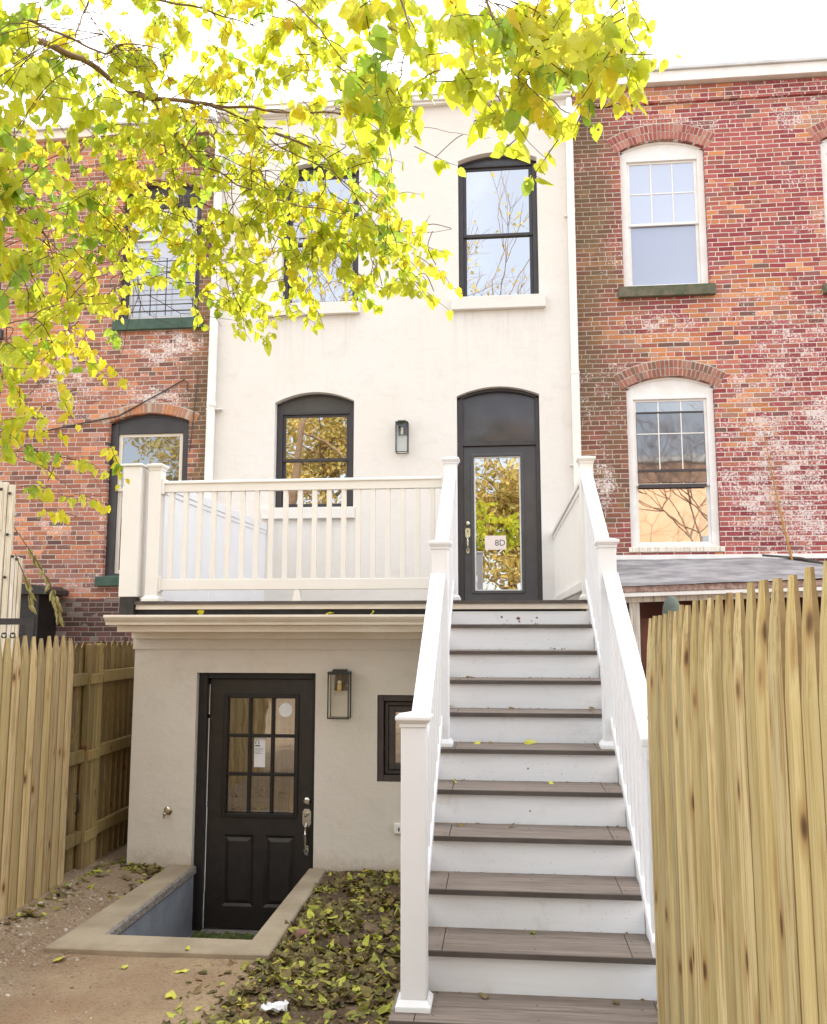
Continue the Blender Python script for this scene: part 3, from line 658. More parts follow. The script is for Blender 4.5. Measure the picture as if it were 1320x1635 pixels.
MB().box(2.285, 2.297, D + .058, D + .0655, 1.70, 2.395).box(2.555, 2.567, D + .058, D + .0655, 1.70, 2.395).box(2.03, 2.83, D + .0585, D + .065, 2.135, 2.147).build('muntin', 'vinyl', w)
window(rh, oR4, 'white_trim', 2.60, .085, 'white_trim', .032, 1.50, 'glass_dim', 'glass_sky', grid=(3, 3), y=.045)
ring_arch(rh, oR2, 'vouss_red', 2, .105); ring_arch(rh, oR1, 'vouss_brown', 2, .10); ring_arch(rh, oR3, 'vouss_red', 2, .105)

# ------------------------------------------------------------------ brown-orange brick house on the left
lh = thing('brick_house', (-6.0, D, GZ), 'brown and orange weathered brick row house on the left with green sills', 'house')
oL2 = (-4.62, -3.53, 3.815, 5.60, .13); oL1 = (-4.675, -3.605, .45, 2.44, .11); oL3 = (-7.35, -6.28, 3.75, 5.60, .13); oL4 = (-7.35, -6.2, .45, 2.44, .11)
wall(-9.5, -3.351, .15, 6.40, [oL2, oL1, oL3, oL4], D).build('wall', 'brick_l', lh)
MB().box(-9.49, -3.36, D - .006, D + .3, GZ, .16).build('base_wall', 'brick_base', lh)
MB().box(-9.5, -3.36, D - .06, D + .3, 6.402, 6.52).build('roof_band', 'trim', lh, bevel=.004)
MB().box(-9.5, -3.36, D - .10, D + .3, 6.522, 6.57).build('roof_flashing', 'roof_metal', lh)
w = window(lh, oL2, 'bronze', 5.42, .085, 'white_trim', .04, 4.95, 'glass_curtain', 'glass_curtain', sill=(-4.668, -3.454, 3.66, 3.805, 'green_sill', .06), y=.07, label='upper window with security bars above a green sill')
b = MB()
for z in (3.93, 4.02, 4.16, 4.31, 4.47, 4.62): b.tube([(-4.52, D + .03, z), (-3.63, D + .03, z)], .007, 6)
for x in (-4.53, -4.20, -3.99, -3.62): b.tube([(x, D + .03, 3.87), (x, D + .03, 4.66)], .007, 6)
b.build('security_bars', 'iron', w)
window(lh, oL1, 'bronze', 2.33, .10, 'trim', .05, 1.55, 'glass_dim', 'glass_dim', sill=(-4.745, -3.52, .32, .44, 'green_sill', .06), y=.07, label='tall window beside the deck with a dark arched head')
window(lh, oL3, 'bronze', 5.42, .085, 'white_trim', .05, 4.7, 'glass_curtain', 'glass_curtain', sill=(-7.45, -6.2, 3.60, 3.74, 'bronze', .06), y=.07)
window(lh, oL4, 'bronze', 2.33, .085, 'white_trim', .05, 1.5, 'glass_curtain', 'glass_curtain', y=.07)
ring_arch(lh, oL1, 'vouss_orange', 1, .13, ext=.08); ring_arch(lh, oL2, 'vouss_orange', 1, .12)
b = MB(); b.tube([(-5.9, D - .02, 2.28), (-4.545, D - .02, 2.52), (-3.95, D - .02, 2.83), (-3.68, D - .02, 2.98), (-3.63, D - .02, 2.93), (-3.64, D - .02, 2.84)], .009, 6)
b.tube([(-3.50, D - .02, 3.05), (-3.53, D - .02, 2.6), (-3.58, D - .02, 2.04)], .007, 6)
solo(b, 'wall_cable', 'cable', 'thin sagging cable running up the left brick wall over the arched window', 'cable')

# ------------------------------------------------------------------ downpipes
g = MB(); g.box(1.250, 1.338, D - .085, D - .004, 2.92, 6.06)
g.box(1.246, 1.342, D - .089, D - .004, .3, 2.92); g.box(1.242, 1.346, D - .093, D - .004, 2.88, 2.92)
g.prism([(1.225, 6.05), (1.365, 6.05), (1.425, 6.20), (1.425, 6.36), (1.175, 6.36), (1.175, 6.20)], 'y', D - .16, D - .003)
g.tube([(1.30, D - .08, 6.36), (1.30, D - .05, 6.52)], .04, 8)
g.box(1.21, 1.25, D - .03, D - .003, 4.95, 4.965); g.box(1.21, 1.25, D - .03, D - .003, 1.75, 1.765)
solo(g, 'downpipe', 'vinyl', 'square white downpipe with a tapered rain head beside the red brick house', 'downpipe', 'downpipes between the houses', loc=(1.3, D - .04, .3), bevel=.004)
g = MB(); g.tube([(-3.295, D - .06, 6.3), (-3.29, D - .06, 4.4), (-3.30, D - .062, 2.2), (-3.31, D - .06, -.12)], .055, 12)
g.box(-3.36, -3.16, D - .075, D - .003, 2.56, 2.575); g.tube([(-3.295, D - .06, 2.6), (-3.295, D - .06, 2.66)], .062, 12)
solo(g, 'downpipe', 'white_trim', 'stained round off-white downpipe between the left brick house and the cream house', 'downpipe', 'downpipes between the houses', loc=(-3.3, D - .06, -.12), smooth=False)

# ------------------------------------------------------------------ rear extension with the sunken entry door
ex = thing('rear_extension', (-.9, E, GZ), 'low grey-cream stucco extension under the deck with a black nine-pane door', 'extension')
oBD = (-2.093, -1.118, -2.64, -.562, 0); oBW = (-.622, .0, -1.392, -.728, 0)
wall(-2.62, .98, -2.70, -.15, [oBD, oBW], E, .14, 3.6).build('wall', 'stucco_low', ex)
c = MB()
c.prism([(.3, -.105), (-.05, -.105), (-.05, -.122), (-.035, -.14), (-.010, -.162), (-.005, -.182), (.3, -.182)], 'x', -2.70, -.05)
c.build('cornice_gutter', 'trim', ex, bevel=.002)
MB().box(-2.64, -.05, .07, .3, -.236, -.1825).box(-2.62, -.05, .30, E - .001, -.29, -.2).build('cornice_board', 'trim', ex, bevel=.003)
MB().box(-2.632, -.03, E - .016, E - .0015, -.375, -.29).build('frieze', 'stucco_low', ex)
MB().box(-2.62, .98, .1, 3.98, -.148, -.11).box(-2.58, .95, .045, .1, -.148, -.052).build('roof_membrane_gap_shade', 'dark_void', ex)  # front strip paints the shadowed gap under the deck edge near-black
Y = E + .05
f = MB(); f.box(-2.089, -2.018, Y, Y + .12, -2.64, -.566); f.box(-1.148, -1.122, Y, Y + .12, -2.64, -.566); f.box(-2.018, -1.148, Y + .003, Y + .12, -.612, -.566)
f.box(-2.089, -1.122, Y + .045, Y + .14, -2.60, -2.552)
f.box(-2.05, -2.018, Y - .012, Y, -2.62, -.58)
f.build('door_frame', 'black_trim', ex, bevel=.003)
Yd = E + .10; sx0, sx1, sz0, sz1 = -2.008, -1.150, -2.545, -.618; gx0, gx1, gz0, gz1 = -1.862, -1.300, -1.672, -.765
dg = MB(); dg.box(sx0, gx0, Yd, Yd + .045, sz0, sz1); dg.box(gx1, sx1, Yd, Yd + .045, sz0, sz1); dg.box(gx0, gx1, Yd, Yd + .045, gz1, sz1)
px = ((-1.872, -1.622), (-1.535, -1.285)); pz0, pz1 = -2.38, -1.835
dg.box(gx0, gx1, Yd, Yd + .045, pz1, gz0); dg.box(gx0, gx1, Yd, Yd + .045, sz0, pz0); dg.box(gx0, gx1, Yd + .012, Yd + .045, pz0, pz1); dg.box(-1.622, -1.535, Yd, Yd + .012, pz0, pz1)
ld = dg.build('door', 'black_door', ex); ld['label'] = 'black door with nine panes at the bottom of the sunken entry'
for (a, b_) in px:
    p = MB(); q = .022; r2 = .05
    O = [(a, pz0), (b_, pz0), (b_, pz1), (a, pz1)]; I = [(a + q, pz0 + q), (b_ - q, pz0 + q), (b_ - q, pz1 - q), (a + q, pz1 - q)]; J = [(a + r2, pz0 + r2), (b_ - r2, pz0 + r2), (b_ - r2, pz1 - r2), (a + r2, pz1 - r2)]
    vs = [(x, Yd - .002, z) for x, z in O] + [(x, Yd + .010, z) for x, z in I] + [(x, Yd - .004, z) for x, z in J]
    fs = [(i, (i + 1) % 4, 4 + (i + 1) % 4, 4 + i) for i in range(4)] + [(4 + i, 4 + (i + 1) % 4, 8 + (i + 1) % 4, 8 + i) for i in range(4)] + [(8, 9, 10, 11)]
    p.add(vs, fs).build('raised_panel', 'black_door', ld)
mo = MB(); q = .03
for (a, b_, c_, d_) in ((gx0 - q, gx0 + .004, gz0 - q, gz1 + q), (gx1 - .004, gx1 + q, gz0 - q, gz1 + q), (gx0 + .004, gx1 - .004, gz0 - q, gz0 + .004), (gx0 + .004, gx1 - .004, gz1 - .004, gz1 + q)): mo.box(a, b_, Yd - .014, Yd - .001, c_, d_)
mo.build('glass_moulding', 'black_trim', ld, bevel=.005, seg=2)
for k in (1, 2):
    x = gx0 + (gx1 - gx0) * k / 3; MB().box(x - .011, x + .011, Yd - .006, Yd + .02, gz0 + .004, gz1 - .004).build('muntin', 'black_trim', ld, bevel=.003)
    z = gz0 + (gz1 - gz0) * k / 3; MB().box(gx0 + .004, gx1 - .004, Yd - .005, Yd + .019, z - .011, z + .011).build('muntin', 'black_trim', ld, bevel=.003)
MB().box(gx0 + .002, gx1 - .002, Yd + .022, Yd + .026, gz0 + .002, gz1 - .002).build('glass_pane', 'glass_low', ld)
MB().box(-1.98, -1.40, E + .34, E + .36, -2.6, -.62).build('inner_partition', 'kraft', ex); MB().box(-1.335, -1.1, E + .22, E + .24, -2.6, -.62).box(-2.02, -1.08, E + .8, E + .82, -2.6, -.6).build('inner_board', 'hall', ex)
lockset(ld, -1.193, Yd, -1.565, 1.12)
s = MB(); s.lathe([(.056, 0), (.056, -.0015)], (-1.387, Yd + .0215, -.862), 26, axis='y'); s.build('round_sticker', 'paper', ld)
lb = MB().box(-1.640, -1.548, Yd + .0195, Yd + .0212, -1.315, -1.075).build('paper_label', 'paper', ld)
ik = MB()
ik.tube([(-1.628, Yd + .0188, -1.125), (-1.628, Yd + .0188, -1.112), (-1.620, Yd + .0188, -1.102), (-1.610, Yd + .0188, -1.102), (-1.602, Yd + .0188, -1.112), (-1.602, Yd + .0188, -1.125)], .0022, 5)
ik.box(-1.631, -1.624, Yd + .018, Yd + .0193, -1.134, -1.122); ik.box(-1.606, -1.599, Yd + .018, Yd + .0193, -1.134, -1.122)
ik.box(-1.632, -1.592, Yd + .018, Yd + .0193, -1.152, -1.142)
for i, (l, z) in enumerate(((.07, -1.168), (.055, -1.178), (.066, -1.188), (.04, -1.198), (.06, -1.208))): ik.box(-1.632, -1.632 + l, Yd + .0185, Yd + .0193, z - .0012, z + .0012)
ik.build('label_print', 'ink', ld)
MB().add([(-2.016, Yd - .003, -.66), (-2.010, Yd - .003, -.66), (-2.010, Yd - .003, -.90), (-2.017, Yd - .003, -.90)], [(0, 1, 2, 3)]).box(-2.0165, -2.011, Yd - .006, Yd + .001, -1.62, -.93).box(-2.014, -2.0085, Yd - .006, Yd + .001, -2.28, -1.625).box(-2.017, -2.012, Yd - .006, Yd + .001, -2.55, -2.285).build('weather_strip', 'white_trim', ld)
# small window beside the stairs
x0, x1, z0, z1 = oBW[:4]; wf = MB()
for k, (ins, yy, th) in enumerate(((0.003, .012, .045), (.055, .045, .03), (.09, .03, .045))):
    a, b_, c_, d_ = x0 + ins, x1 - ins, z0 + ins, z1 - ins; Yk = E + yy
    wf.box(a, a + th, Yk, Yk + .06, c_, d_); wf.box(b_ - th, b_, Yk, Yk + .06, c_, d_); wf.box(a + th, b_ - th, Yk + .001, Yk + .06, d_ - th, d_); wf.box(a + th, b_ - th, Yk + .001, Yk + .06, c_, c_ + th)
wf = wf.build('window', 'brown_frame', ex, bevel=.003); MB().box(x0 + .12, x1 - .12, E + .06, E + .065, z0 + .12, z1 - .12).build('pane', 'glass_dim', wf)
# spigot and outlet
sp = thing('garden_tap', (-2.285, E - .01, -1.65), 'small old brass garden tap on the stucco left of the black door', 'tap')
g = MB(); g.lathe([(.026, 0), (.028, -.006), (.018, -.012)], (-2.285, E - .001, -1.645), 16, axis='y'); g.tube([(-2.285, E - .01, -1.645), (-2.287, E - .07, -1.645)], .012, 10)
g.tube([(-2.287, E - .065, -1.64), (-2.292, E - .085, -1.655), (-2.295, E - .088, -1.685)], [.014, .013, .012], 10); g.build('body', 'brass', sp, smooth=False)
MB().lathe([(.008, 0), (.024, -.004), (.026, -.010), (.020, -.014), (.006, -.016)], (-2.272, E - .072, -1.622), 12, axis='y').build('handle', 'nickel', sp)
ob = thing('outlet_box', (-.44, E, -1.77), 'small white weatherproof outlet box low on the stucco beside the stair post', 'outlet')
MB().box(-.487, -.405, E - .028, E - .001, -1.775, -1.695).build('cover', 'vinyl', ob, bevel=.006); MB().box(-.452, -.440, E - .031, E - .0285, -1.752, -1.725).build('socket', 'ink', ob)
# lanterns
def lantern(x0, x1, z0, z1, yw, label):
    t = thing('wall_lantern', ((x0 + x1) / 2, yw, z0), label, 'lantern', 'box lanterns on the stucco')
    d = .13; b = .0085; ya, yb = yw - d, yw - .012; f = MB()
    for x in (x0, x1 - b):
        for y in (ya, yb - b): f.box(x, x + b, y, y + b, z0, z1 - .012)
    for z in (z0, z1 - .022):
        f.box(x0 + b, x1 - b, ya + .001, ya + b, z, z + b); f.box(x0 + b, x1 - b, yb - b, yb - .001, z, z + b)
        for x in (x0, x1 - b): f.box(x + .001, x + b - .001, ya + b, yb - b, z, z + b)
    f.build('frame', 'lamp_black', t)
    MB().box(x0 - .002, x1 + .002, ya - .002, yb, z1 - .012, z1).box((x0 + x1) / 2 - .05, (x0 + x1) / 2 + .05, ya + .02, yw - .001, z1, z1 + .018).build('top_plate', 'lamp_black', t)
    xm = (x0 + x1) / 2
    MB().box(xm - .052, xm + .052, yw - .011, yw - .001, z1 - .15, z1 - .005).build('back_plate', 'lamp_black', t)
    ym = (ya + yb) / 2
    MB().lathe([(.017, 0), (.019, .03), (.019, .055)], (xm, ym, z1 - .068), 14).build('socket', 'lamp_black', t)
    MB().lathe([(.012, 0), (.017, -.01), (.017, -.022)], (xm, ym, z1 - .068), 14).build('bulb_collar', 'bulb', t)
    MB().lathe([(.012, 0), (.018, -.02), (.019, -.04), (.012, -.06), (.003, -.068)], (xm, ym, z1 - .091), 14).build('bulb', 'amber' if z0 < 0 else 'bulb', t, smooth=True)
    p = MB(); p.box(x0 + b, x1 - b, ya + .003, ya + .005, z0 + b, z1 - .022)
    for x in (x0 + .003, x1 - .005): p.box(x, x + .002, ya + b, yb - b, z0 + b, z1 - .022)
    p.build('glass', 'lamp_glass', t)
lantern(-.996, -.828, -.905, -.545, E, 'black box lantern with an amber bulb on the grey-cream wall beside the black door')
lantern(-.918, -.765, 1.945, 2.33, D, 'dark box lantern on the cream wall between the arched window and the back door')

# ------------------------------------------------------------------ sunken entry
aw = thing('sunken_entry', (-1.6, -.5, GZ), 'sunken concrete entry well with sandy coping in front of the black door', 'areaway')
cz0, cz1 = GZ - .035, GZ + .022
def coping(poly):
    g = MB(); g.prism(poly, 'z', cz0, cz1); return g
coping([(WX0, WY0), (WX0, E - .002), (WX0 - .19, E - .002), (WX0 - .235, WY0), (WX0 - .25, WY0 - .24), (-1.6, WY0 - .235), (WX1 - .0, WY0 - .225), (WX1 + .17, WY0 - .22), (WX1 + .165, WY0 + .1), (WX1 + .135, E - .002), (WX1, E - .002), (WX1, WY0)][::-1]).build('coping', 'coping', aw, bevel=.008)
re = MB(); N_ = 34; pv = None
for i in range(N_ + 1):
    y = WY0 + .01 + (E - .02 - WY0) * i / N_; j = .010 * noise.noise((3, y * 9, 1)) + .006 * noise.noise((8, y * 28, 1))
    k = len(re.v); re.v += [(WX0 + .002, y, cz1 - .004), (WX0 + .018 + j, y, cz1 - .014 + j * .5), (WX0 + .020 + j * 1.4, y, cz0 + .0), (WX0 + .004, y, cz0 - .02 + j)]
    if pv is not None:
        for q in range(3): re.f.append((pv + q, pv + q + 1, k + q + 1, k + q)); re.mi.append(0)
    pv = k
re.build('broken_edge', 'coping_rough', aw, smooth=False)
MB().box(WX0 - .15, WX0 - .001, WY0 - .15, E - .003, -2.68, cz0 - .001).build('side_wall', 'well_wall', aw)
MB().box(WX1 + .001, WX1 + .15, WY0 - .15, E - .003, -2.68, cz0 - .001).build('side_wall', 'well_wall', aw)
MB().box(WX0, WX1, WY0 - .15, WY0 - .001, -2.68, cz0 - .001).build('front_wall', 'well_wall', aw)
MB().box(WX0 - .1, WX1 + .1, WY0 - .1, .9, -2.66, -2.556).build('floor', 'coping_rough', aw)
ms = MB()
for i in range(700):
    x = random.uniform(WX0 + .03, WX1 - .2); y = random.uniform(.05, .37); r = random.uniform(.008, .026); ms.lathe([(r, 0), (r * .7, r * .7), (r * .1, r)], (x, y, -2.557), 5)
solo(ms, 'moss_patch', 'moss_green', 'green moss and clippings on the floor at the foot of the black door', 'moss', kind='stuff', loc=(-1.6, .2, -2.556))

# ------------------------------------------------------------------ deck
dk = thing('deck', (-.75, 1.9, 0), 'raised deck with cream balustrade over the extension in front of the back door', 'deck')
b = MB(); y = 0.0; k = 0
while y < 3.95:
    y2 = min(y + .137, 3.99); b.box(-2.475, 1.045, y, y2 - .004, -.024, 0); y = y2
b.build('deck_boards', 'comp', dk, bevel=.003)
MB().box(-2.475, 1.045, -.006, -.001, -.0245, -.0005).build('deck_nosing', 'comp_edge', dk)
MB().box(-2.47, -.045, .012, .04, -.062, -.0245).box(-.045, 1.04, .006, .035, -.066, -.0245).build('fascia', 'trim', dk, bevel=.002)
MB().box(.985, 1.04, .045, 3.9, -.16, -.026).build('side_beam', 'vinyl', dk)
def post(parent, x, y, z0, ztop, w=.098, mat='vinyl', capw=.068, trim=True):
    h = w / 2
    p = MB().box(x - h, x + h, y - h, y + h, z0, ztop - .045).build('post', mat, parent, bevel=.003)
    c = MB(); Z = ztop
    c.box(x - h - .006, x + h + .006, y - h - .006, y + h + .006, Z - .060, Z - .046)
    c.add([(x + sx * (h + .006), y + sy * (h + .006), Z - .046) for sx, sy in ((-1, -1), (1, -1), (1, 1), (-1, 1))] + [(x + sx * capw, y + sy * capw, Z - .028) for sx, sy in ((-1, -1), (1, -1), (1, 1), (-1, 1))]
          + [(x + sx * capw, y + sy * capw, Z - .014) for sx, sy in ((-1, -1), (1, -1), (1, 1), (-1, 1))] + [(x + sx * .02, y + sy * .02, Z) for sx, sy in ((-1, -1), (1, -1), (1, 1), (-1, 1))],
          [(i + 4 * l, (i + 1) % 4 + 4 * l, (i + 1) % 4 + 4 * (l + 1), i + 4 * (l + 1)) for l in range(3) for i in range(4)] + [(12, 13, 14, 15)])
    c.build('post_cap', mat, p, bevel=.0025, seg=2)
    if trim:
        t = MB(); a, b2 = h + .020, h + .010
        t.box(x - a, x + a, y - a, y + a, z0, z0 + .022)
        t.add([(x + sx * a, y + sy * a, z0 + .022) for sx, sy in ((-1, -1), (1, -1), (1, 1), (-1, 1))] + [(x + sx * (h + .002), y + sy * (h + .002), z0 + .045) for sx, sy in ((-1, -1), (1, -1), (1, 1), (-1, 1))], [(i, (i + 1) % 4, (i + 1) % 4 + 4, i + 4) for i in range(4)])
        t.build('post_trim', mat, p, bevel=.003)
    return p
XL, XR = -.015, 1.0
post(dk, -2.35, .055, 0, 1.095); post(dk, XL, .055, 0, 1.10, mat='vinyl_cool'); post(dk, XR + .01, .055, 0, 1.035 + .05)
def hrail(parent, x0, x1, y, z0, z1, w, mat):
    g = MB(); g.prism([(y - w * .5, z1 - .012), (y - w * .5, z1 - .022), (y - w * .34, z1 - .03), (y - w * .34, z0), (y + w * .34, z0), (y + w * .34, z1 - .03), (y + w * .5, z1 - .022), (y + w * .5, z1 - .012), (y + w * .3, z1), (y - w * .3, z1)], 'x', x0, x1); return g.build('rail', mat, parent)
hrail(dk, -2.30, -.065, .055, .862, .95, .072, 'vinyl'); MB().box(-2.30, -.065, .033, .077, .088, .172).build('rail', 'vinyl', dk, bevel=.003)
MB().box(-2.302, -2.28, .015, .095, .845, .965).box(-2.302, -2.285, .018, .092, .075, .19).box(-.085, -.064, .018, .092, .85, .96).build('rail_bracket', 'vinyl', dk, bevel=.003)
nb = 19; base = None
for i in range(nb):
    x = -2.222 + (2.222 - .155) * i / (nb - 1)
    if base is None: base = MB().box(x - .0185, x + .0185, .037, .073, .172, .864).build('baluster', 'vinyl', dk, bevel=.003)
    else:
        c = base.copy(); c.location = (base.location.x + (x + 2.222), 0, 0); COL.objects.link(c); c.parent = dk
MB().add([(-1.235, .03, 0), (-1.165, .03, 0), (-1.165, .08, 0), (-1.235, .08, 0), (-1.218, .036, .088), (-1.182, .036, .088), (-1.182, .074, .088), (-1.218, .074, .088)], [(0, 1, 5, 4), (1, 2, 6, 5), (2, 3, 7, 6), (3, 0, 4, 7)]).build('foot_block', 'vinyl', dk)
MB().box(-.165, -.095, .0315, .033, .180 - .03, .192 - .03).build('maker_mark', 'ink', dk)
# side rail back to the wall
def yrail(parent, x, y0, y1, z0, z1, w, mat): return MB().box(x - w / 2, x + w / 2, y0, y1, z0, z1).build('rail', mat, parent, bevel=.004)
yrail(dk, XR + .01, .105, 3.99, .905, .95, .075, 'vinyl'); yrail(dk, XR + .01, .105, 3.99, .86, .904, .045, 'vinyl'); yrail(dk, XR + .01, .105, 3.99, .088, .16, .045, 'vinyl')
sb = None
for i in range(30):
    y = .22 + i * .126
    if y > 3.93: break
    if sb is None: sb = MB().box(XR - .0085, XR + .0285, y - .018, y + .018, .16, .862).build('baluster', 'vinyl', dk, bevel=.003)
    else: c = sb.copy(); c.location = (0, i * .126, 0) + Vector(sb.location) if False else (sb.location.x, sb.location.y + i * .126, sb.location.z); COL.objects.link(c); c.parent = dk
# white privacy screen along the left side with its boxed end
MB().box(-2.600, -2.455, -.02, .14, .035, 1.065).build('end_column', 'vinyl', dk, bevel=.004); MB().box(-2.615, -2.443, -.035, .155, 1.065, 1.083).build('column_cap', 'vinyl', dk, bevel=.004)
MB().box(-2.590, -2.478, -.012, .10, -.102, .034).build('black_footing', 'iron', dk)
pp = MB(); y = .145
while y < 3.96:
    y2 = min(y + .30, 3.985); pp.box(-2.585, -2.560, y, y2 - .004, .03, 1.0); y = y2
pp = pp.build('privacy_panel', 'vinyl_cool', dk, bevel=.003)
MB().box(-2.60, -2.545, .142, 3.985, 1.0, 1.085).box(-2.592, -2.552, .142, 3.985, .955, .999).build('panel_rail', 'vinyl_cool', pp, bevel=.003)

# ------------------------------------------------------------------ staircase
st = thing('staircase', (.49, -1.3, GZ), 'straight flight of brown treads and white risers with white handrails up to the deck', 'staircase')
for i in range(1, 11):
    z = -i * RR; y0 = -i * TR; y1 = y0 + TR + .026; x0, x1 = (-.022, W + .022) if i < 10 else (-.118, 1.09); g = MB(); e = .105
    if i == 10: y1 = y0 + TR + .026
    ym = (y0 + .007 + y1) / 2; n_ = .0255
    g.box(x0 + e, x1 - e, y0 + .006, ym - .002, z - n_, z); g.box(x0 + e, x1 - e, ym + .002, y1, z - n_, z)
    g.box(x0, x0 + e - .003, y0 + .006, y1, z - n_, z); g.box(x1 - e + .003, x1, y0 + .006, y1, z - n_, z)
    t = g.build('tread', 'comp', st, bevel=.002); MB().box(x0 - .001, x1 + .001, y0, y0 + .0055, z - n_ - .0005, z - .001).build('nosing', 'comp_edge', t, bevel=.002)
for i in range(1, 12):
    zt = -(i - 1) * RR - .0265 if i > 1 else -.082; zb = -i * RR if i < 11 else GZ - .02; y = -(i - 1) * TR + .026
    MB().box(-.018 if i < 11 else -.10, W + .018 if i < 11 else 1.07, y, y + .018, zb, zt).build('riser', 'paint', st)
sc = MB()
for (x, z, r) in ((.485, -.135, .016), (.49, -.158, .010), (.36, -.125, .012), (.62, -.13, .010), (.40, -.15, .006), (.58, -.155, .006)):
    k = [(x + r * random.uniform(.6, 1.2) * math.cos(a * .9), z + r * random.uniform(.5, .9) * math.sin(a * .9)) for a in range(7)]; sc.prism(k, 'y', .0245, .0255)
sc.build('scuff_mark', 'red_stone', st)
sn = MB()
for i in range(1, 11):
    for x in (.06, .49, .925): sn.lathe([(.004, 0), (.004, .0012)], (x, -i * TR + .06, -i * RR), 8); sn.lathe([(.004, 0), (.004, .0012)], (x, -i * TR + .20, -i * RR), 8)
for i in (6, 7): sn.lathe([(.005, 0), (.005, -.001)], (.50, -(i - 1) * TR + .0259, -i * RR + .07), 8, axis='y')
sn.build('screw_heads', 'ink', st)
# skirt boards under each side
for x in (-.046, W + .022):
    pts = [(.02, -.08), (.02, -.40), (-2.755, -2.06), (-2.70, -1.83)]
    MB().prism([(p[0], p[1]) for p in pts], 'x', x, x + .024).build('stringer', 'vinyl_cool', st, bevel=.002)
slope = RR / TR
def zr(y, off): return off + slope * y
for X, mat in ((XL, 'vinyl_cool'), (XR, 'vinyl_cool')):
    pm = post(st, X + (.012 if X < .5 else -.012), -1.265, -5 * RR, .325, mat=mat); post(st, X - (.010 if X < .5 else -.062), -2.61, -10 * RR, -.572, w=.108, mat=mat, capw=.077)
    for (ya, yb, o1) in ((.006, -1.212, .985), (-1.316, -2.555, .975)):
        def srail(w, lo, hi, prof=False):
            g = MB(); z = [zr(ya, o1), zr(yb, o1)]
            g.add([(X - w / 2, ya, z[0] + lo), (X + w / 2, ya, z[0] + lo), (X + w / 2, ya, z[0] + hi), (X - w / 2, ya, z[0] + hi), (X - w / 2, yb, z[1] + lo), (X + w / 2, yb, z[1] + lo), (X + w / 2, yb, z[1] + hi), (X - w / 2, yb, z[1] + hi)],
                  [(0, 1, 2, 3), (4, 7, 6, 5), (0, 4, 5, 1), (1, 5, 6, 2), (2, 6, 7, 3), (3, 7, 4, 0)]); return g
        h = srail(.088, -.035, 0); g2 = srail(.058, -.095, -.0355); h.add(g2.v, g2.f); h.build('handrail', mat, st, bevel=.006, seg=2)
        srail(.05, -.90, -.835).build('lower_rail', mat, st, bevel=.004)
        n = 10
        for k in range(n):
            y = ya + (yb - ya) * (k + .55) / n; z = zr(y, o1)
            MB().box(X - .018, X + .018, y - .018, y + .018, z - .855, z - .075).build('baluster', mat, st)

# ------------------------------------------------------------------ fences
def picket(g, pos, wid, th, z0, zt, axis, tip=.22, mi=0, lean=0.0):
    """half-round stockade picket with a long tapered tip; axis 'y' = fence runs along Y and faces `sgn` in X"""
    h = wid / 2; tw = .014; sec = [(-h, 0), (-h, .36), (-h * .93, .62), (-h * .40, 1), (h * .40, 1), (h * .93, .62), (h, .36), (h, 0)]
    x, y, sgn = pos; vs = []; n = len(sec)
    for (z, s, d) in ((z0, 1, 1), (zt - tip, 1, 1), (zt - tip * .45, .74, .75), (zt, .36, .40)):
        for (a, b) in sec: vs.append((x + sgn * b * th * d, y + a * s + lean * (z - z0), z))
    fs = []
    for l in range(3):
        for k in range(n - 1): fs.append((l * n + k, l * n + (k + 1) % n, (l + 1) * n + (k + 1) % n, (l + 1) * n + k))
    fs.append(tuple(3 * n + k for k in range(n))); b0 = len(g.mi); g.add(vs, fs, mi)
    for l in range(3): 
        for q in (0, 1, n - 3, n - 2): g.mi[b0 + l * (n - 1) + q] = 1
# right: runs toward the viewer beside the stairs
rf = thing('picket_fence', (.97, -4.2, GZ), 'tall yellow pine stockade fence in the right foreground beside the stairs', 'fence')
g = MB(); y = -2.775; i = 0
while y > -6.3:
    zt = -.163 + .042 * (-2.775 - y) + random.uniform(-.012, .012)
    picket(g, (.985, y, -1), .098 + random.uniform(-.005, .003), .030 + random.uniform(-.006, .003), GZ - .03, zt, 'y', .24 + random.uniform(-.03, .03), lean=random.uniform(-.003, .003)); y -= .1045; i += 1
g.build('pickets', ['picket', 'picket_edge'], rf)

MB().box(.986, 1.025, -6.3, -2.73, -.62, -.535).box(.986, 1.025, -6.3, -2.73, -1.2, -1.115).box(.986, 1.025, -6.3, -2.73, -1.85, -1.765).build('back_rail', 'picket', rf)
for y in (-2.80, -5.0): MB().box(1.027, 1.115, y - .045, y + .045, GZ - .05, -.30).build('fence_post', 'picket', rf)
# left: lit stockade section
lf = thing('picket_fence', (-2.87, -1.6, GZ), 'pale pine stockade fence in front on the left with pointed pickets', 'fence')
g = MB(); y = -.235
while y > -4.2:
    picket(g, (-2.86, y, 1), .099, .026, GZ - .03, -.268 - .004 * y + random.uniform(-.012, .012), 'y', .2 + random.uniform(-.02, .02), lean=random.uniform(-.003, .003)); y -= .1045
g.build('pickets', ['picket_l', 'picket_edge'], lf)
MB().box(-2.90, -2.862, -4.2, -.19, -.62, -.535).box(-2.90, -2.862, -4.2, -.19, -1.2, -1.115).box(-2.90, -2.862, -4.2, -.19, -1.85, -1.765).build('back_rail', 'picket_l', lf)
MB().box(-2.99, -2.902, -.30, -.21, GZ - .05, -.35).build('fence_post', 'picket_l', lf)
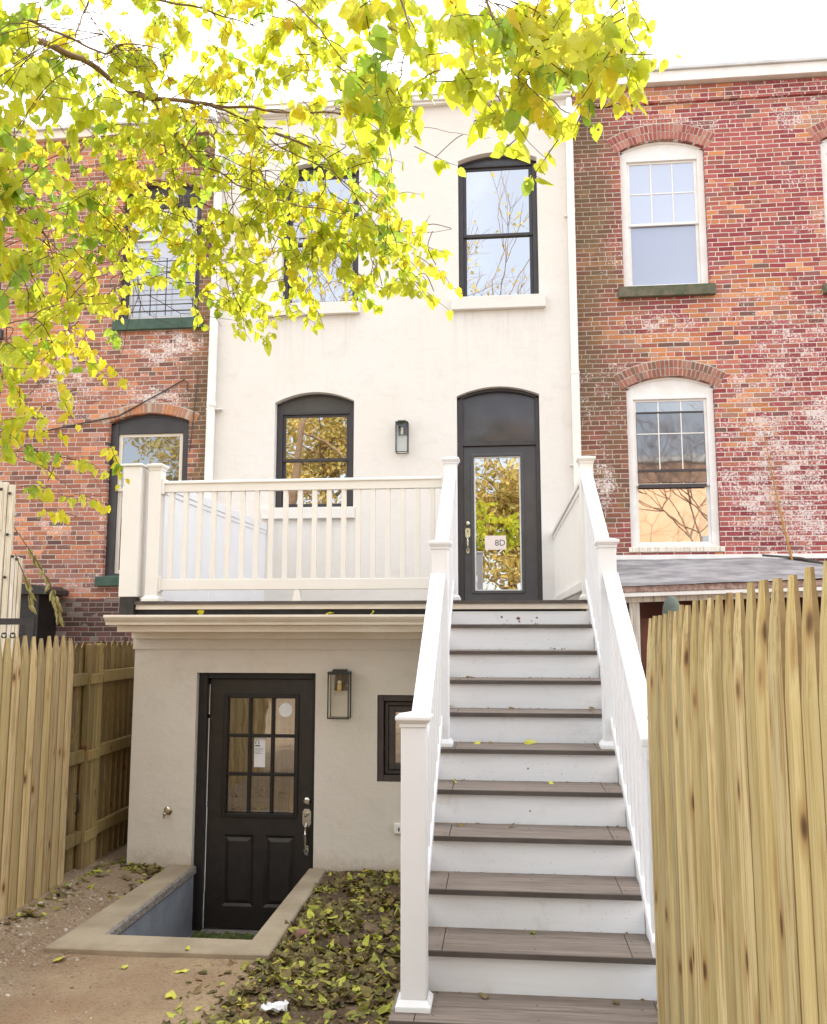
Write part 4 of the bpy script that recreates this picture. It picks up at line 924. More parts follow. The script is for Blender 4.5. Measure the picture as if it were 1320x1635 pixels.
# left: shaded section with rails toward the yard
ds = thing('board_fence', (-2.9, 1.2, GZ), 'greenish shaded board fence with rails toward the yard beside the extension', 'fence')
g = MB(); y = -.17
while y < 3.9:
    picket(g, (-2.93, y, -1), .100, .02, GZ - .03, -.315 + random.uniform(-.012, .012), 'y', .05); y += .1035
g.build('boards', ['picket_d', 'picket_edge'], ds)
for z in (-.60, -1.19, -1.80):
    MB().box(-2.928, -2.888, -.18, .135, z - .05, z + .045).box(-2.928, -2.888, .335, 3.9, z - .055 + .01, z + .04 + .01).box(-2.8715, -2.855, .14, .34, z - .045, z + .035).build('rail', 'picket_d', ds, bevel=.004)
MB().box(-2.928, -2.872, .14, .225, GZ - .05, -.33).box(-2.927, -2.880, .228, .285, GZ - .05, -.34).box(-2.928, -2.872, .288, .36, GZ - .05, -.33).build('fence_post', 'picket_d', ds, bevel=.004)
MB().tube([(-2.872, -.02, -1.45), (-2.84, -.03, -1.48), (-2.832, -.03, -1.53), (-2.84, -.02, -1.585), (-2.872, -.01, -1.60)], .006, 6).build('pull_handle', 'iron', ds)

# ------------------------------------------------------------------ far left: white boards, black ironwork, black hood
wb = thing('board_screen', (-5.1, 2.5, GZ), 'tall chalky white vertical boards with bolt holes at the left edge', 'screen')
g = MB(); g.box(-5.26, -5.215, 2.5, 2.54, GZ, 1.42); g.box(-5.205, -5.10, 2.49, 2.54, GZ, 1.41); g.box(-5.09, -5.02, 2.5, 2.54, GZ, 1.38); g.build('tall_board', 'old_white_wood', wb, bevel=.004)
g = MB(); g.box(-5.01, -4.965, 2.50, 2.53, GZ, .60); g.box(-4.957, -4.925, 2.50, 2.53, GZ, .575); g.box(-4.918, -4.885, 2.50, 2.53, GZ, .56); g.build('short_board', 'old_white_wood', wb, bevel=.003)
g = MB()
for z in (1.33, .87, .40, -.08): 
    for x, dz in ((-5.165, 0), (-5.06, -.05)): g.lathe([(.016, 0), (.018, -.01), (.006, -.02)], (x, 2.49, z + dz), 8, axis='y')
for x, z in ((-4.99, .58), (-4.94, .55)): g.lathe([(.016, 0), (.018, -.01), (.006, -.02)], (x, 2.50, z), 8, axis='y')
g.build('bolt', 'iron', wb)
ir = thing('iron_railing', (-4.6, 2.0, -1), 'black wrought iron railing with scrolls at the left edge above the fence', 'railing')
g = MB(); g.box(-5.3, -4.42, 2.0, 2.03, -.17, -.105); g.box(-4.5, -4.42, 1.995, 2.035, -2.0, -.17); g.box(-5.3, -4.5, 2.0, 2.03, -1.6, -1.56)
g.build('frame', 'iron', ir); g = MB()
for k in range(8):
    cx_, cz_ = -5.22 + k * .095, -.27
    for s in (1, -1):
        pts = [(cx_ + s * (.006 + .0065 * a) * math.cos(a * 1.1) , 2.015, cz_ + (.006 + .0065 * a) * math.sin(a * 1.1)) for a in np.linspace(0, 5.2, 14)]; g.tube(pts, .0055, 5)
g.build('scrollwork', 'iron', ir)
hd = thing('cellar_hood', (-5.4, D - .5, -1), 'black hood over the dark cellar opening at the foot of the left brick wall', 'hood')
MB().prism([(-5.72, .36), (-5.20, .31), (-5.10, .26), (-5.10, .20), (-5.72, .20)], 'y', D - .55, D - .01).build('hood_roof', 'iron', hd, bevel=.005)
MB().box(-5.72, -5.25, D - .45, D - .01, GZ, .199).build('opening_box', 'black_trim', hd)

# ------------------------------------------------------------------ neighbour's lean-to roof on the right
pr = thing('lean_to_porch', (2.6, 2.6, GZ), 'lean-to porch with weathered grey roofing at the foot of the red brick house', 'porch')
g = MB(); nx, ny = 26, 12
def prz(x, y):
    t = (y - 1.5) / 2.5; z = .175 + .032 * (x - 1.5) + t * (.60 - .175) - .02 * (x - 1.5) * t
    if x > 3.3: z -= .16 * ((x - 3.3) / .9) ** 2 * (t * .9 + .1)
    return z + .008 * noise.noise((x * 2.3, y * 2.3, 5))
for j in range(ny + 1):
    for i in range(nx + 1):
        x = 1.40 + 3.4 * i / nx; y = 1.48 + 2.51 * j / ny; g.v.append((x, y, prz(x, y)))
for j in range(ny):
    for i in range(nx): a = j * (nx + 1) + i; g.f.append((a, a + 1, a + nx + 2, a + nx + 1)); g.mi.append(0)
g.build('roof', 'roofing', pr, smooth=True)
MB().add([(1.40, 1.50, .112), (4.8, 1.50, .215), (4.8, 1.50, .265), (1.40, 1.50, .165), (1.40, 1.53, .112), (4.8, 1.53, .215), (4.8, 1.53, .265), (1.40, 1.53, .165)], [(0, 1, 2, 3), (4, 7, 6, 5), (0, 4, 5, 1)]).build('fascia', 'peeling', pr)
MB().add([(1.40, 1.44, .070), (4.8, 1.44, .172), (4.8, 1.44, .200), (1.40, 1.44, .100), (1.40, 1.50, .070), (4.8, 1.50, .172), (4.8, 1.50, .200), (1.40, 1.50, .100)], [(0, 1, 2, 3), (3, 2, 6, 7), (0, 4, 5, 1)]).build('gutter', 'white_trim', pr)
MB().add([(1.40, 1.51, .02), (4.8, 1.51, .12), (4.8, 1.51, .21), (1.40, 1.51, .11), (1.40, 1.55, .02), (4.8, 1.55, .12), (4.8, 1.55, .21), (1.40, 1.55, .11)], [(0, 1, 2, 3), (4, 7, 6, 5), (0, 4, 5, 1)]).build('beam', 'old_white_wood', pr)
MB().box(1.52, 1.60, 1.53, 1.61, GZ, .06).build('porch_post', 'old_white_wood', pr); MB().box(4.1, 4.2, 1.53, 1.61, GZ, .1).build('porch_post', 'old_white_wood', pr)
MB().box(1.42, 4.8, 2.6, 2.66, GZ, .1).build('back_wall', 'rust_wall', pr)
MB().box(1.62, 4.7, 1.62, 1.66, -1.4, -.12).build('side_panel', 'rust_wall', pr)
MB().box(1.35, 4.4, D - .05, D - .004, .60, .655).build('wall_flashing', 'white_trim', pr)
MB().tube([(3.4, D - .03, .64), (3.85, D - .03, .60), (4.3, D - .03, .46), (4.8, D - .03, .2)], .025, 8).build('roof_edge_roll', 'cable', pr)
g = MB(); g.lathe([(.075, 0), (.085, .5), (.085, 1.75), (.078, 1.93), (.066, 2.03), (.045, 2.085), (.015, 2.11)], (1.66, .35, GZ), 18)
solo(g, 'covered_post', 'cover', 'round-topped grey-green covered post standing behind the right fence', 'post', loc=(1.66, .35, GZ), smooth=True)
g = MB(); pts = [(3.50, D - .03, 2.1), (3.545, D - .04, 1.75), (3.60, D - .04, 1.35), (3.655, D - .05, 1.0), (3.735, D - .06, .56)]; g.tube(pts, [.003, .006, .010, .013, .014], 6)
for k in range(14):
    t = k / 14; z = 2.0 - 1.4 * t; x = 3.51 + .2 * t; s = random.choice((-1, 1)); g.tube([(x, D - .04, z), (x + s * random.uniform(.03, .09), D - .06, z + random.uniform(.05, .12))], [.004, .0015], 4)
solo(g, 'bare_vine', 'yellow_twig', 'thin bare ochre vine stem climbing the right brick wall above the porch roof', 'vine')

# ------------------------------------------------------------------ leaves
RV = np.array([(0, 0), (0, .34), (0, .68), (0, 1.04)], float); RS = np.array([(.27, -.13), (.47, .13), (.42, .50), (.21, .80)], float)
def leaf_verts(size, fold, curl, wav=0.0, asp=1.0):
    out = []
    for (x, y) in RV: out.append((0, y, -curl * y * y))
    for s in (1, -1):
        for k, (x, y) in enumerate(RS): out.append((s * x * asp, y, -fold * x - curl * y * y + wav * ((k % 2) - .5) * s))
    return np.array(out) * size
LF = [(0, 4, 5, 1), (1, 5, 6, 2), (2, 6, 7, 3), (0, 1, 9, 8), (1, 2, 10, 9), (2, 3, 11, 10)]
def rot_from(ydir, nrm):
    y = ydir / (np.linalg.norm(ydir) + 1e-9); x = np.cross(y, nrm); x /= (np.linalg.norm(x) + 1e-9); z = np.cross(x, y); return np.stack([x, y, z], 1)
def add_leaf(g, p, ydir, nrm, size, fold=.25, curl=.15, wav=0, asp=1.0, mi=0):
    v = leaf_verts(size, fold, curl, wav, asp) @ rot_from(np.array(ydir, float), np.array(nrm, float)).T + np.array(p)
    b = len(g.v); g.v += [tuple(q) for q in v]; g.f += [tuple(i + b for i in f) for f in LF]; g.mi += [mi] * 6
def fast_build(g, name, mats, parent=None):
    me = bpy.data.meshes.new(name); o = ORG.get(parent.name, Vector((0, 0, 0))) if parent else Vector((0, 0, 0))
    a = np.array(g.v) - np.array(o); me.from_pydata(a.tolist(), [], g.f)
    for m_ in (mats if isinstance(mats, (list, tuple)) else [mats]): me.materials.append(M[m_])
    me.polygons.foreach_set('material_index', g.mi); me.update()
    ob = bpy.data.objects.new(name, me); COL.objects.link(ob)
    if parent: ob.parent = parent
    return ob

DENS = 1.0
LIMBS=[
([(-2.425, -3.178, 2.787), (-1.931, -2.988, 2.641), (-1.706, -3.098, 2.501), (-1.581, -3.155, 2.409), (-1.555, -2.988, 2.475), (-1.443, -2.936, 2.442), (-1.306, -3.092, 2.351), (-1.227, -3.076, 2.368), (-1.171, -2.903, 2.462)],[0.02, 0.004]),
([(-2.819, -2.975, 3.26), (-2.383, -2.774, 2.984), (-1.973, -2.844, 2.672), (-1.677, -2.874, 2.513), (-1.609, -2.699, 2.549), (-1.457, -2.635, 2.455), (-1.277, -2.779, 2.308), (-1.101, -2.751, 2.308), (-1.071, -2.58, 2.397), (-0.761, -2.596, 2.333), (-0.496, -2.72, 2.221), (-0.274, -2.602, 2.252), (-0.108, -2.452, 2.298)],[0.045, 0.003]),
([(-1.416, -2.72, 2.396), (-1.367, -2.6, 2.438), (-1.239, -2.715, 2.256), (-1.106, -2.755, 2.046), (-1.03, -2.575, 2.048), (-0.949, -2.526, 2.015), (-0.687, -2.657, 1.829), (-0.451, -2.617, 1.784), (-0.315, -2.428, 1.822)],[0.014, 0.003]),
([(-0.92, -2.613, 1.965), (-0.862, -2.499, 2.064), (-0.729, -2.629, 1.997)],[0.005, 0.002]),
([(-1.053, -2.628, 2.365), (-0.841, -2.481, 2.327), (-0.557, -2.579, 2.143), (-0.391, -2.62, 1.954), (-0.315, -2.432, 1.903), (-0.167, -2.352, 1.686), (0.048, -2.471, 1.367)],[0.01, 0.002]),
([(-0.822, -2.544, 2.287), (-0.713, -2.404, 2.228), (-0.523, -2.517, 2.078), (-0.341, -2.559, 1.92), (-0.245, -2.372, 1.88), (-0.076, -2.307, 1.803), (0.141, -2.459, 1.736)],[0.007, 0.002]),
([(-1.454, -3.353, 2.557), (-1.423, -3.219, 2.482), (-1.249, -3.321, 2.237), (-1.101, -3.364, 2.051)],[0.006, 0.003]),
([(-1.669, -2.631, 3.076), (-1.775, -2.512, 3.001), (-1.76, -2.632, 2.769)],[0.01, 0.007]),
([(0.151, -3.7, 2.598), (0.333, -3.498, 2.113), (0.41, -3.609, 1.861), (0.462, -3.668, 1.721), (0.524, -3.492, 1.751), (0.606, -3.442, 1.716), (0.646, -3.598, 1.542)],[0.011, 0.002]),
([(0.378, -3.495, 1.972), (0.34, -3.37, 1.91), (0.375, -3.492, 1.711), (0.44, -3.549, 1.573), (0.526, -3.37, 1.589), (0.587, -3.326, 1.585)],[0.005, 0.0015]),
([(-0.095, -2.565, 2.244), (0.079, -2.431, 2.282), (0.24, -2.55, 2.157), (0.346, -2.614, 2.099)],[0.003, 0.0015]),
([(0.144, -3.611, 2.689), (0.538, -3.405, 2.341), (0.757, -3.493, 2.02), (0.813, -3.544, 1.83), (0.883, -3.364, 1.824)],[0.009, 0.002]),
([(0.553, -3.147, 2.557), (0.827, -2.996, 2.54), (0.963, -3.111, 2.365), (1.037, -3.17, 2.245)],[0.006, 0.002]),
([(-2.786, -3.131, 2.922), (-2.164, -2.951, 2.955), (-1.729, -3.028, 2.726), (-1.208, -3.043, 2.624), (-0.955, -2.851, 2.675), (-0.789, -2.793, 2.642)],[0.03, 0.004]),
([(-1.968, -3.222, 2.711), (-1.02, -3.016, 2.802), (-0.559, -3.089, 2.551), (-0.355, -3.117, 2.305), (-0.278, -2.934, 2.282)],[0.02, 0.003]),
([(-0.872, -3.384, 2.48), (-0.336, -3.228, 2.624), (-0.008, -3.305, 2.306), (0.023, -3.356, 2.101), (-0.023, -3.18, 2.037)],[0.015, 0.003]),
([(-3.383, -2.078, 1.361), (-2.741, -1.953, 1.834), (-2.433, -2.097, 2.019), (-2.176, -2.174, 2.19), (-2.099, -2.027, 2.447), (-1.956, -1.997, 2.618), (-1.802, -2.164, 2.621)],[0.03, 0.008]),
([(-2.544, -2.239, 1.705), (-2.441, -2.134, 1.909), (-2.183, -2.261, 1.921), (-2.006, -2.324, 1.918), (-1.953, -2.158, 2.014)],[0.012, 0.004]),
([(-2.269, -3.005, 0.79), (-2.065, -2.897, 1.047), (-1.725, -3.024, 1.127), (-1.559, -3.092, 1.155), (-1.519, -2.928, 1.257)],[0.01, 0.003]),
([(-2.546, -2.641, 0.895), (-2.256, -2.475, 0.77), (-1.937, -2.573, 0.607), (-1.787, -2.631, 0.55), (-1.818, -2.459, 0.529), (-1.751, -2.409, 0.476), (-1.6, -2.565, 0.397)],[0.009, 0.002]),
([(-2.426, -2.216, 0.833), (-2.225, -2.078, 0.86), (-1.979, -2.187, 0.727), (-1.808, -2.241, 0.646), (-1.791, -2.053, 0.544), (-1.793, -1.995, 0.38)],[0.006, 0.0015]),
([(-1.327, -2.508, 2.393), (-1.296, -2.348, 2.12), (-1.196, -2.455, 1.854), (-1.075, -2.508, 1.723), (-1.006, -2.309, 1.574), (-0.962, -2.24, 1.362), (-0.872, -2.394, 1.221)],[0.006, 0.0015]),
([(-1.326, -2.202, 2.383), (-1.599, -2.091, 2.24), (-1.625, -2.205, 1.928), (-1.56, -2.249, 1.692), (-1.565, -2.068, 1.625)],[0.006, 0.002]),
([(-0.734, -2.487, 1.92), (-0.671, -2.342, 1.781), (-0.576, -2.455, 1.56), (-0.545, -2.514, 1.406)],[0.004, 0.0015]),
([(-0.314, -2.441, 1.899), (-0.288, -2.294, 1.718), (-0.237, -2.413, 1.498), (-0.19, -2.479, 1.421)],[0.004, 0.0015]),
([(-2.759, -2.91, 2.023), (-2.239, -2.741, 2.057), (-1.854, -2.816, 1.771), (-1.669, -2.84, 1.473), (-1.699, -2.649, 1.304), (-1.797, -2.584, 1.015)],[0.014, 0.002]),
]
CLUMPS=[
((-1.86, -3.09, 2.53),0.17,7,0.2),
((-1.77, -2.88, 2.59),0.16,6,0.2),
((-1.67, -2.61, 2.92),0.18,4,0.2),
((-1.43, -2.73, 2.5),0.15,7,0.15),
((-1.67, -2.74, 2.38),0.17,7,0.2),
((-1.62, -3.31, 2.06),0.16,9,0.15),
((-1.21, -2.74, 2.68),0.18,6,0.2),
((-0.97, -2.72, 2.74),0.17,6,0.2),
((-1.1, -2.52, 2.63),0.18,5,0.15),
((-1.25, -2.7, 2.41),0.14,6,0.2),
((-0.7, -2.78, 2.67),0.16,6,0.25),
((-0.79, -2.58, 2.57),0.19,7,0.1),
((-0.44, -2.85, 2.6),0.16,8,0.25),
((-0.47, -2.83, 2.4),0.16,7,0.15),
((-0.18, -3.19, 2.3),0.14,8,0.2),
((-0.12, -3.25, 2.05),0.14,9,0.3),
((0.03, -3.17, 2.32),0.13,5,0.2),
((-0.11, -3.32, 1.84),0.09,4,0.25),
((-0.28, -2.58, 2.23),0.15,6,0.1),
((-0.01, -3.32, 1.89),0.07,3,0.3),
((0.25, -3.42, 2.11),0.12,4,0.25),
((0.3, -3.59, 1.84),0.09,3,0.2),
((0.46, -3.5, 2.04),0.13,5,0.25),
((0.5, -3.66, 1.77),0.11,5,0.2),
((0.61, -3.57, 1.93),0.11,6,0.25),
((0.56, -3.59, 1.69),0.1,4,0.25),
((0.39, -3.56, 1.7),0.1,4,0.2),
((0.27, -3.56, 1.64),0.08,2,0.2),
((0.67, -3.63, 1.71),0.1,4,0.25),
((0.81, -3.45, 1.97),0.09,5,0.2),
((0.8, -3.62, 1.71),0.06,3,0.2),
((1.01, -2.98, 2.38),0.08,3,0.4),
((0.67, -3.62, 1.58),0.05,1,0.5),
((0.57, -3.51, 1.49),0.05,1,0.4),
((0.47, -3.54, 1.59),0.06,1,0.3),
((0.62, -3.49, 2.13),0.12,4,0.2),
((-1.67, -3.28, 1.86),0.16,8,0.1),
((-1.77, -2.72, 2.14),0.15,5,0.3),
((-1.57, -2.62, 2.26),0.17,8,0.15),
((-1.32, -2.59, 2.22),0.17,9,0.15),
((-1.07, -2.56, 2.22),0.17,9,0.15),
((-0.85, -2.55, 2.29),0.16,8,0.15),
((-0.64, -2.52, 2.29),0.16,7,0.1),
((-0.42, -2.48, 2.13),0.13,5,0.1),
((-0.19, -2.75, 2.03),0.1,3,0.15),
((-1.76, -3.17, 1.67),0.15,8,0.05),
((-1.89, -2.61, 1.95),0.16,6,0.4),
((-1.71, -2.5, 2.03),0.18,8,0.35),
((-1.5, -2.38, 2.08),0.18,9,0.2),
((-1.21, -2.44, 2.0),0.18,9,0.15),
((-0.95, -2.42, 2.03),0.18,9,0.1),
((-0.73, -2.4, 2.06),0.16,8,0.1),
((-0.5, -2.37, 2.0),0.16,8,0.1),
((-0.28, -2.34, 1.96),0.14,6,0.1),
((-0.1, -2.24, 2.08),0.1,2,0.3),
((0.06, -2.22, 2.08),0.07,1,0.3),
((-0.12, -2.31, 1.84),0.11,4,0.1),
((0.04, -2.29, 1.8),0.06,1,0.2),
((-1.82, -2.95, 1.52),0.16,8,0.1),
((-1.86, -2.38, 1.75),0.16,7,0.45),
((-1.65, -2.26, 1.83),0.17,7,0.35),
((-1.37, -2.34, 1.82),0.16,7,0.2),
((-1.11, -2.4, 1.74),0.16,8,0.1),
((-0.89, -2.38, 1.77),0.16,8,0.1),
((-0.67, -2.36, 1.77),0.16,7,0.1),
((-0.44, -2.34, 1.77),0.16,7,0.1),
((-0.25, -2.31, 1.71),0.14,6,0.1),
((-0.06, -2.28, 1.61),0.11,4,0.1),
((0.03, -2.25, 1.49),0.07,2,0.2),
((-1.8, -2.92, 1.29),0.16,8,0.1),
((-1.77, -2.53, 1.42),0.14,5,0.4),
((-1.67, -2.33, 1.53),0.13,3,0.35),
((-1.34, -2.3, 1.59),0.13,3,0.2),
((-1.08, -2.27, 1.56),0.11,5,0.1),
((-0.93, -2.35, 1.46),0.11,6,0.1),
((-0.9, -2.32, 1.3),0.06,1,0.1),
((-0.76, -2.35, 1.61),0.11,4,0.1),
((-0.61, -2.32, 1.55),0.09,3,0.1),
((-0.38, -2.31, 1.61),0.11,4,0.1),
((-0.22, -2.29, 1.58),0.07,2,0.1),
((-1.77, -2.98, 1.01),0.14,7,0.15),
((-1.78, -2.59, 1.14),0.14,5,0.5),
((-1.69, -2.39, 1.23),0.11,3,0.5),
((-1.8, -2.96, 0.79),0.12,6,0.15),
((-1.9, -2.48, 0.92),0.13,3,0.5),
((-1.92, -2.74, 0.61),0.1,3,0.15),
((-1.99, -2.36, 0.69),0.13,2,0.6),
((-1.81, -2.42, 0.52),0.08,2,0.4),
((-1.84, -2.04, 0.75),0.09,1,0.6),
((-1.82, -1.91, 0.5),0.06,1,0.5),
((-2.1, -2.13, 0.47),0.07,1,0.5),
((-2.03, -3.15, 2.13),0.22,6,0.2),
((-2.1, -3.0, 1.63),0.23,6,0.2),
((-2.17, -2.83, 1.1),0.23,5,0.2),
]

tree = thing('leafy_tree', (-4.6, -3.4, GZ), 'tree with heart-shaped yellow-green leaves hanging over the yard from the upper left', 'tree')
tb = MB(); tb.tube([(-4.6, -3.4, GZ - .1), (-4.55, -3.4, -1.0), (-4.4, -3.35, .3), (-4.3, -3.3, 1.6), (-4.1, -3.2, 2.6), (-3.9, -3.1, 4.0), (-3.6, -3.2, 5.2)], [.17, .15, .135, .12, .10, .07, .04], 14)
tb.build('trunk', 'bark', tree, smooth=True)
lb_ = MB(); join = [Vector((-4.1, -3.2, 2.6)), Vector((-4.3, -3.3, 1.6)), Vector((-4.4, -3.35, .3)), Vector((-3.9, -3.1, 4.0))]
def smooth_path(pts, n=4):
    P = [Vector(p) for p in pts]; out = []
    for i in range(len(P) - 1):
        a, b, c, d = P[max(i - 1, 0)], P[i], P[i + 1], P[min(i + 2, len(P) - 1)]
        for k in range(n):
            t = k / n; out.append(.5 * ((2 * b) + (c - a) * t + (2 * a - 5 * b + 4 * c - d) * t * t + (3 * b - 3 * c + d - a) * t ** 3))
    out.append(P[-1]); return out
for pts, (r0, r1) in LIMBS:
    p = Vector(pts[0])
    if r0 >= .009 and p.x < -1.8:
        j = min(join, key=lambda q: (q - p).length); pts = [tuple(j), tuple((j + p) / 2 + Vector((0, 0, .12)))] + list(pts); 
    sp_ = smooth_path(pts, 5); n = len(sp_)
    sp_ = [q + Vector((noise.noise((q.x * 6, q.y * 6, i * .3)), noise.noise((q.y * 6, q.z * 6, i * .3)), noise.noise((q.z * 6, q.x * 6, i * .3)))) * .018 for i, q in enumerate(sp_)]
    lb_.tube(sp_, [.58 * (r0 + (r1 - r0) * (i / (n - 1)) ** .8) for i in range(n)], 6)
lb_.build('branches', 'bark', tree, smooth=True)
# sprays of leaves on drooping twigs, grouped in clumps through the crown's volume
tw = MB(); lv = MB()
allp = [Vector(q) for pts, r in LIMBS for q in smooth_path(pts, 4)]
def spray(c, rad_, yl, length, ndir=None):
    lsz = 1.02 if c[1] < -2.95 else .78
    az = random.gauss(-.15, .7); el = random.gauss(-.45, .35)
    d = Vector((math.cos(az) * math.cos(el), math.sin(az) * math.cos(el), math.sin(el)))
    if random.random() < .3: d.x = -d.x
    s = Vector(c) - d * length * .5; n = max(5, int(length / .034)); pts = []; p = s.copy(); dd = d.copy()
    for i in range(n + 1):
        pts.append(p.copy()); dd = (dd + Vector((random.gauss(0, .12), random.gauss(0, .12), random.gauss(-.05, .10)))).normalized(); p = p + dd * (length / n)
    tw.tube(pts, [.0026 - .0016 * i / n for i in range(n + 1)], 3, cap=False)
    hue = random.random(); base = 1 if hue < yl else (2 if hue > .94 - .12 * (c[0] < -1.6) else 0)
    for i in range(1, n + 1):
        if random.random() < .12: continue
        mi = base if random.random() < .8 else random.choice((0, 0, 1, 2))
        for rep in range(1 if random.random() < .72 else 2):
            sz = random.uniform(.050, .086) * lsz * (1.08 if i < n * .7 else .85)
            out_ = Vector((random.gauss(0, .55), random.gauss(0, .55), -1.0 + random.gauss(0, .30))).normalized()
            pet = Vector((random.gauss(0, 1), random.gauss(0, 1), random.gauss(-.3, .5))).normalized() * random.uniform(.012, .03)
            nrm = Vector((random.gauss(.15, .75), random.gauss(-.75, .75), random.gauss(.25, .45))).normalized()
            q = pts[i] + pet; tw.tube([pts[i], q], .0009, 3, cap=False)
            add_leaf(lv, q, out_, nrm, sz, random.uniform(.1, .7), random.uniform(-.15, .5), random.uniform(0, .10), random.uniform(.68, 1.0), mi)
for (c, r, n, yl) in CLUMPS:
    for k in range(int(round(n * DENS * ((1.08 if c[1] > -2.6 else .95) * (1.35 if c[2] > 2.45 and c[0] < -.6 else 1))))):
        q = (c[0] + random.gauss(0, .45) * r, c[1] + random.gauss(0, .75) * max(r, .22), c[2] + random.gauss(0, .45) * r)
        spray(q, r, yl, min(random.uniform(.20, .42), r * 2.4 + .06))
        if random.random() < .35:
            a = min(allp, key=lambda t: (t - Vector(q)).length)
            if (a - Vector(q)).length < .9:
                m_ = (a + Vector(q)) / 2 + Vector((random.gauss(0, .03), random.gauss(0, .03), random.uniform(.0, .07))); tw.tube(smooth_path([a, m_, q], 4), .0024, 3, cap=False)
for k in range(120):                                     # bare twigs against the sky
    a = random.choice([q for q in allp if (q.z > 1.5 and q.x < -.75) or q.z > 2.9]); d = Vector((random.gauss(.5, .6), random.gauss(0, .4), random.gauss(-.2, .6))).normalized(); L = random.uniform(.2, .6); p = a.copy(); ps = []
    for i in range(7):
        ps.append(p.copy()); d = (d + Vector((random.gauss(0, .2), random.gauss(0, .2), random.gauss(0, .2)))).normalized(); p = p + d * L / 6
    tw.tube(ps, [.0028 - .0003 * i for i in range(7)], 3, cap=False)
    for j in (2, 4): tw.tube([ps[j], ps[j] + Vector((random.gauss(.05, .08), random.gauss(0, .05), random.gauss(0, .09)))], .0012, 3, cap=False)
tw.mi = [0] * len(tw.f); fast_build(tw, 'twigs', 'twig', tree); fast_build(lv, 'foliage', ['leaf', 'leaf_y', 'leaf_g'], tree)
print('leaf count', len(lv.f) // 6)
# drying sprig hanging in front of the cellar hood
dt = MB(); dl = MB(); 
for pts in ([(-3.62, .2, .62), (-3.45, .22, .38), (-3.28, .25, .10), (-3.22, .25, -.12)], [(-3.60, .2, .40), (-3.48, .2, .16), (-3.44, .2, -.02)]):
    sp_ = smooth_path(pts, 5); dt.tube(sp_, .004, 4, cap=False)
    for q in sp_[4:]:
        for _ in range(2): add_leaf(dl, q, (random.gauss(0, .3), random.gauss(0, .3), -1), (random.gauss(0, .6), -1, .2), random.uniform(.05, .09), .6, .5, .05, .5)
b = len(dt.v); dt.v += dl.v; dt.f += [tuple(i + b for i in f) for f in dl.f]; dt.mi += [1] * len(dl.f)
o = fast_build(dt, 'drying_sprig', ['twig', 'leaf_dull']); tag(o, 'drooping sprig of dull drying leaves in front of the black hood on the left', 'sprig')

# ------------------------------------------------------------------ leaf litter, stones, single leaves
def ground_leaf(g, x, y, z, size, mi=0, tilt=.35, curl=None):
    a = random.uniform(0, 6.283); n = (random.gauss(0, tilt), random.gauss(0, tilt), 1)
    add_leaf(g, (x, y, z + size * .12), (math.cos(a), math.sin(a), random.gauss(.05, tilt * .6)), n, size, random.uniform(-.3, .6), random.uniform(-.35, .55) if curl is None else curl, random.uniform(.02, .12), random.uniform(.55, 1.05), mi)
lt = MB()
for i in range(8200):
    x = random.uniform(-1.02, -.10); y = random.uniform(-2.75, .36)
    ed = -.985 + .05 * noise.noise((y * 3, 0, 0)) if y > -1.42 else -1.0 - .05 + .25 * noise.noise((y * 4, 3, 0))
    if x < ed: continue
    if noise.noise((x * 3.1, y * 3.1, 7)) + .5 * noise.noise((x * 8, y * 8, 2)) < -.10 and random.random() < .88: continue
    ground_leaf(lt, x, y, gheight(x, y) + random.uniform(-.004, .014), random.choice((.02, .03, .035, .045, .06)) * random.uniform(.8, 1.25), tilt=.45, curl=random.uniform(-.6, 1.1))
for i in range(420):                                    # against the extension and the left fence
    k = random.random()
    if k < .35: x, y = random.uniform(-2.6, -2.27), .36 - abs(random.gauss(0, .06))
    elif k < .7: x, y = -2.78 + abs(random.gauss(0, .09)), random.uniform(-1.1, .9)
    elif k < .85: x, y = random.gauss(-2.32, .05), random.uniform(-.45, .3)
    else: x, y = random.uniform(-2.8, -2.35), random.uniform(.3, 1.0)
    ground_leaf(lt, x, y, gheight(x, y), random.uniform(.03, .075))
for i in range(130):                                    # thinning out onto the dirt
    x = -1.0 - abs(random.gauss(0, .16)); y = random.uniform(-2.8, -1.45); ground_leaf(lt, x, y, gheight(x, y), random.uniform(.025, .06))
o = fast_build(lt, 'leaf_litter', 'litter'); tag(o, 'brown and yellow-green fallen leaves covering the bed beside the stairs', 'leaf litter', kind='stuff')
gr = MB()
def stone(g, x, y, z, s, mi=0):
    n = 6; b = len(g.v); ph = random.uniform(0, 6)
    rr = [random.uniform(.7, 1.2) for _ in range(n)]; f_ = random.uniform(.35, .8)
    for k in range(n): g.v.append((x + math.cos(ph + k * 1.047) * s * rr[k], y + math.sin(ph + k * 1.047) * s * rr[k] * .8, z - s * .2))
    for k in range(n): g.v.append((x + math.cos(ph + k * 1.047) * s * rr[k] * .6, y + math.sin(ph + k * 1.047) * s * rr[k] * .5, z + s * f_ * random.uniform(.7, 1.1)))
    g.f += [(b + k, b + (k + 1) % n, b + n + (k + 1) % n, b + n + k) for k in range(n)] + [tuple(b + n + k for k in range(n))]; g.mi += [mi] * (n + 1)
for i in range(2600):
    x = -2.80 + abs(random.gauss(0, .38)); y = random.uniform(-3.0, -.1)
    lim = -2.36 if y > WY0 - .25 else -1.5
    if x > lim or noise.noise((x * 2.5, y * 2.5, 2)) < -.25: continue
    s = random.choice((.003, .004, .006, .006, .009, .014)) * random.uniform(.7, 1.3)
    if random.random() < .012: s *= 2.2
    stone(gr, x, y, gheight(x, y), s)
for i in range(900):
    x = random.uniform(-2.6, .0); y = random.uniform(-3.0, .3)
    if WX0 - .25 < x < WX1 + .2 and y > WY0 - .25: continue
    stone(gr, x, y, gheight(x, y), random.uniform(.002, .007))
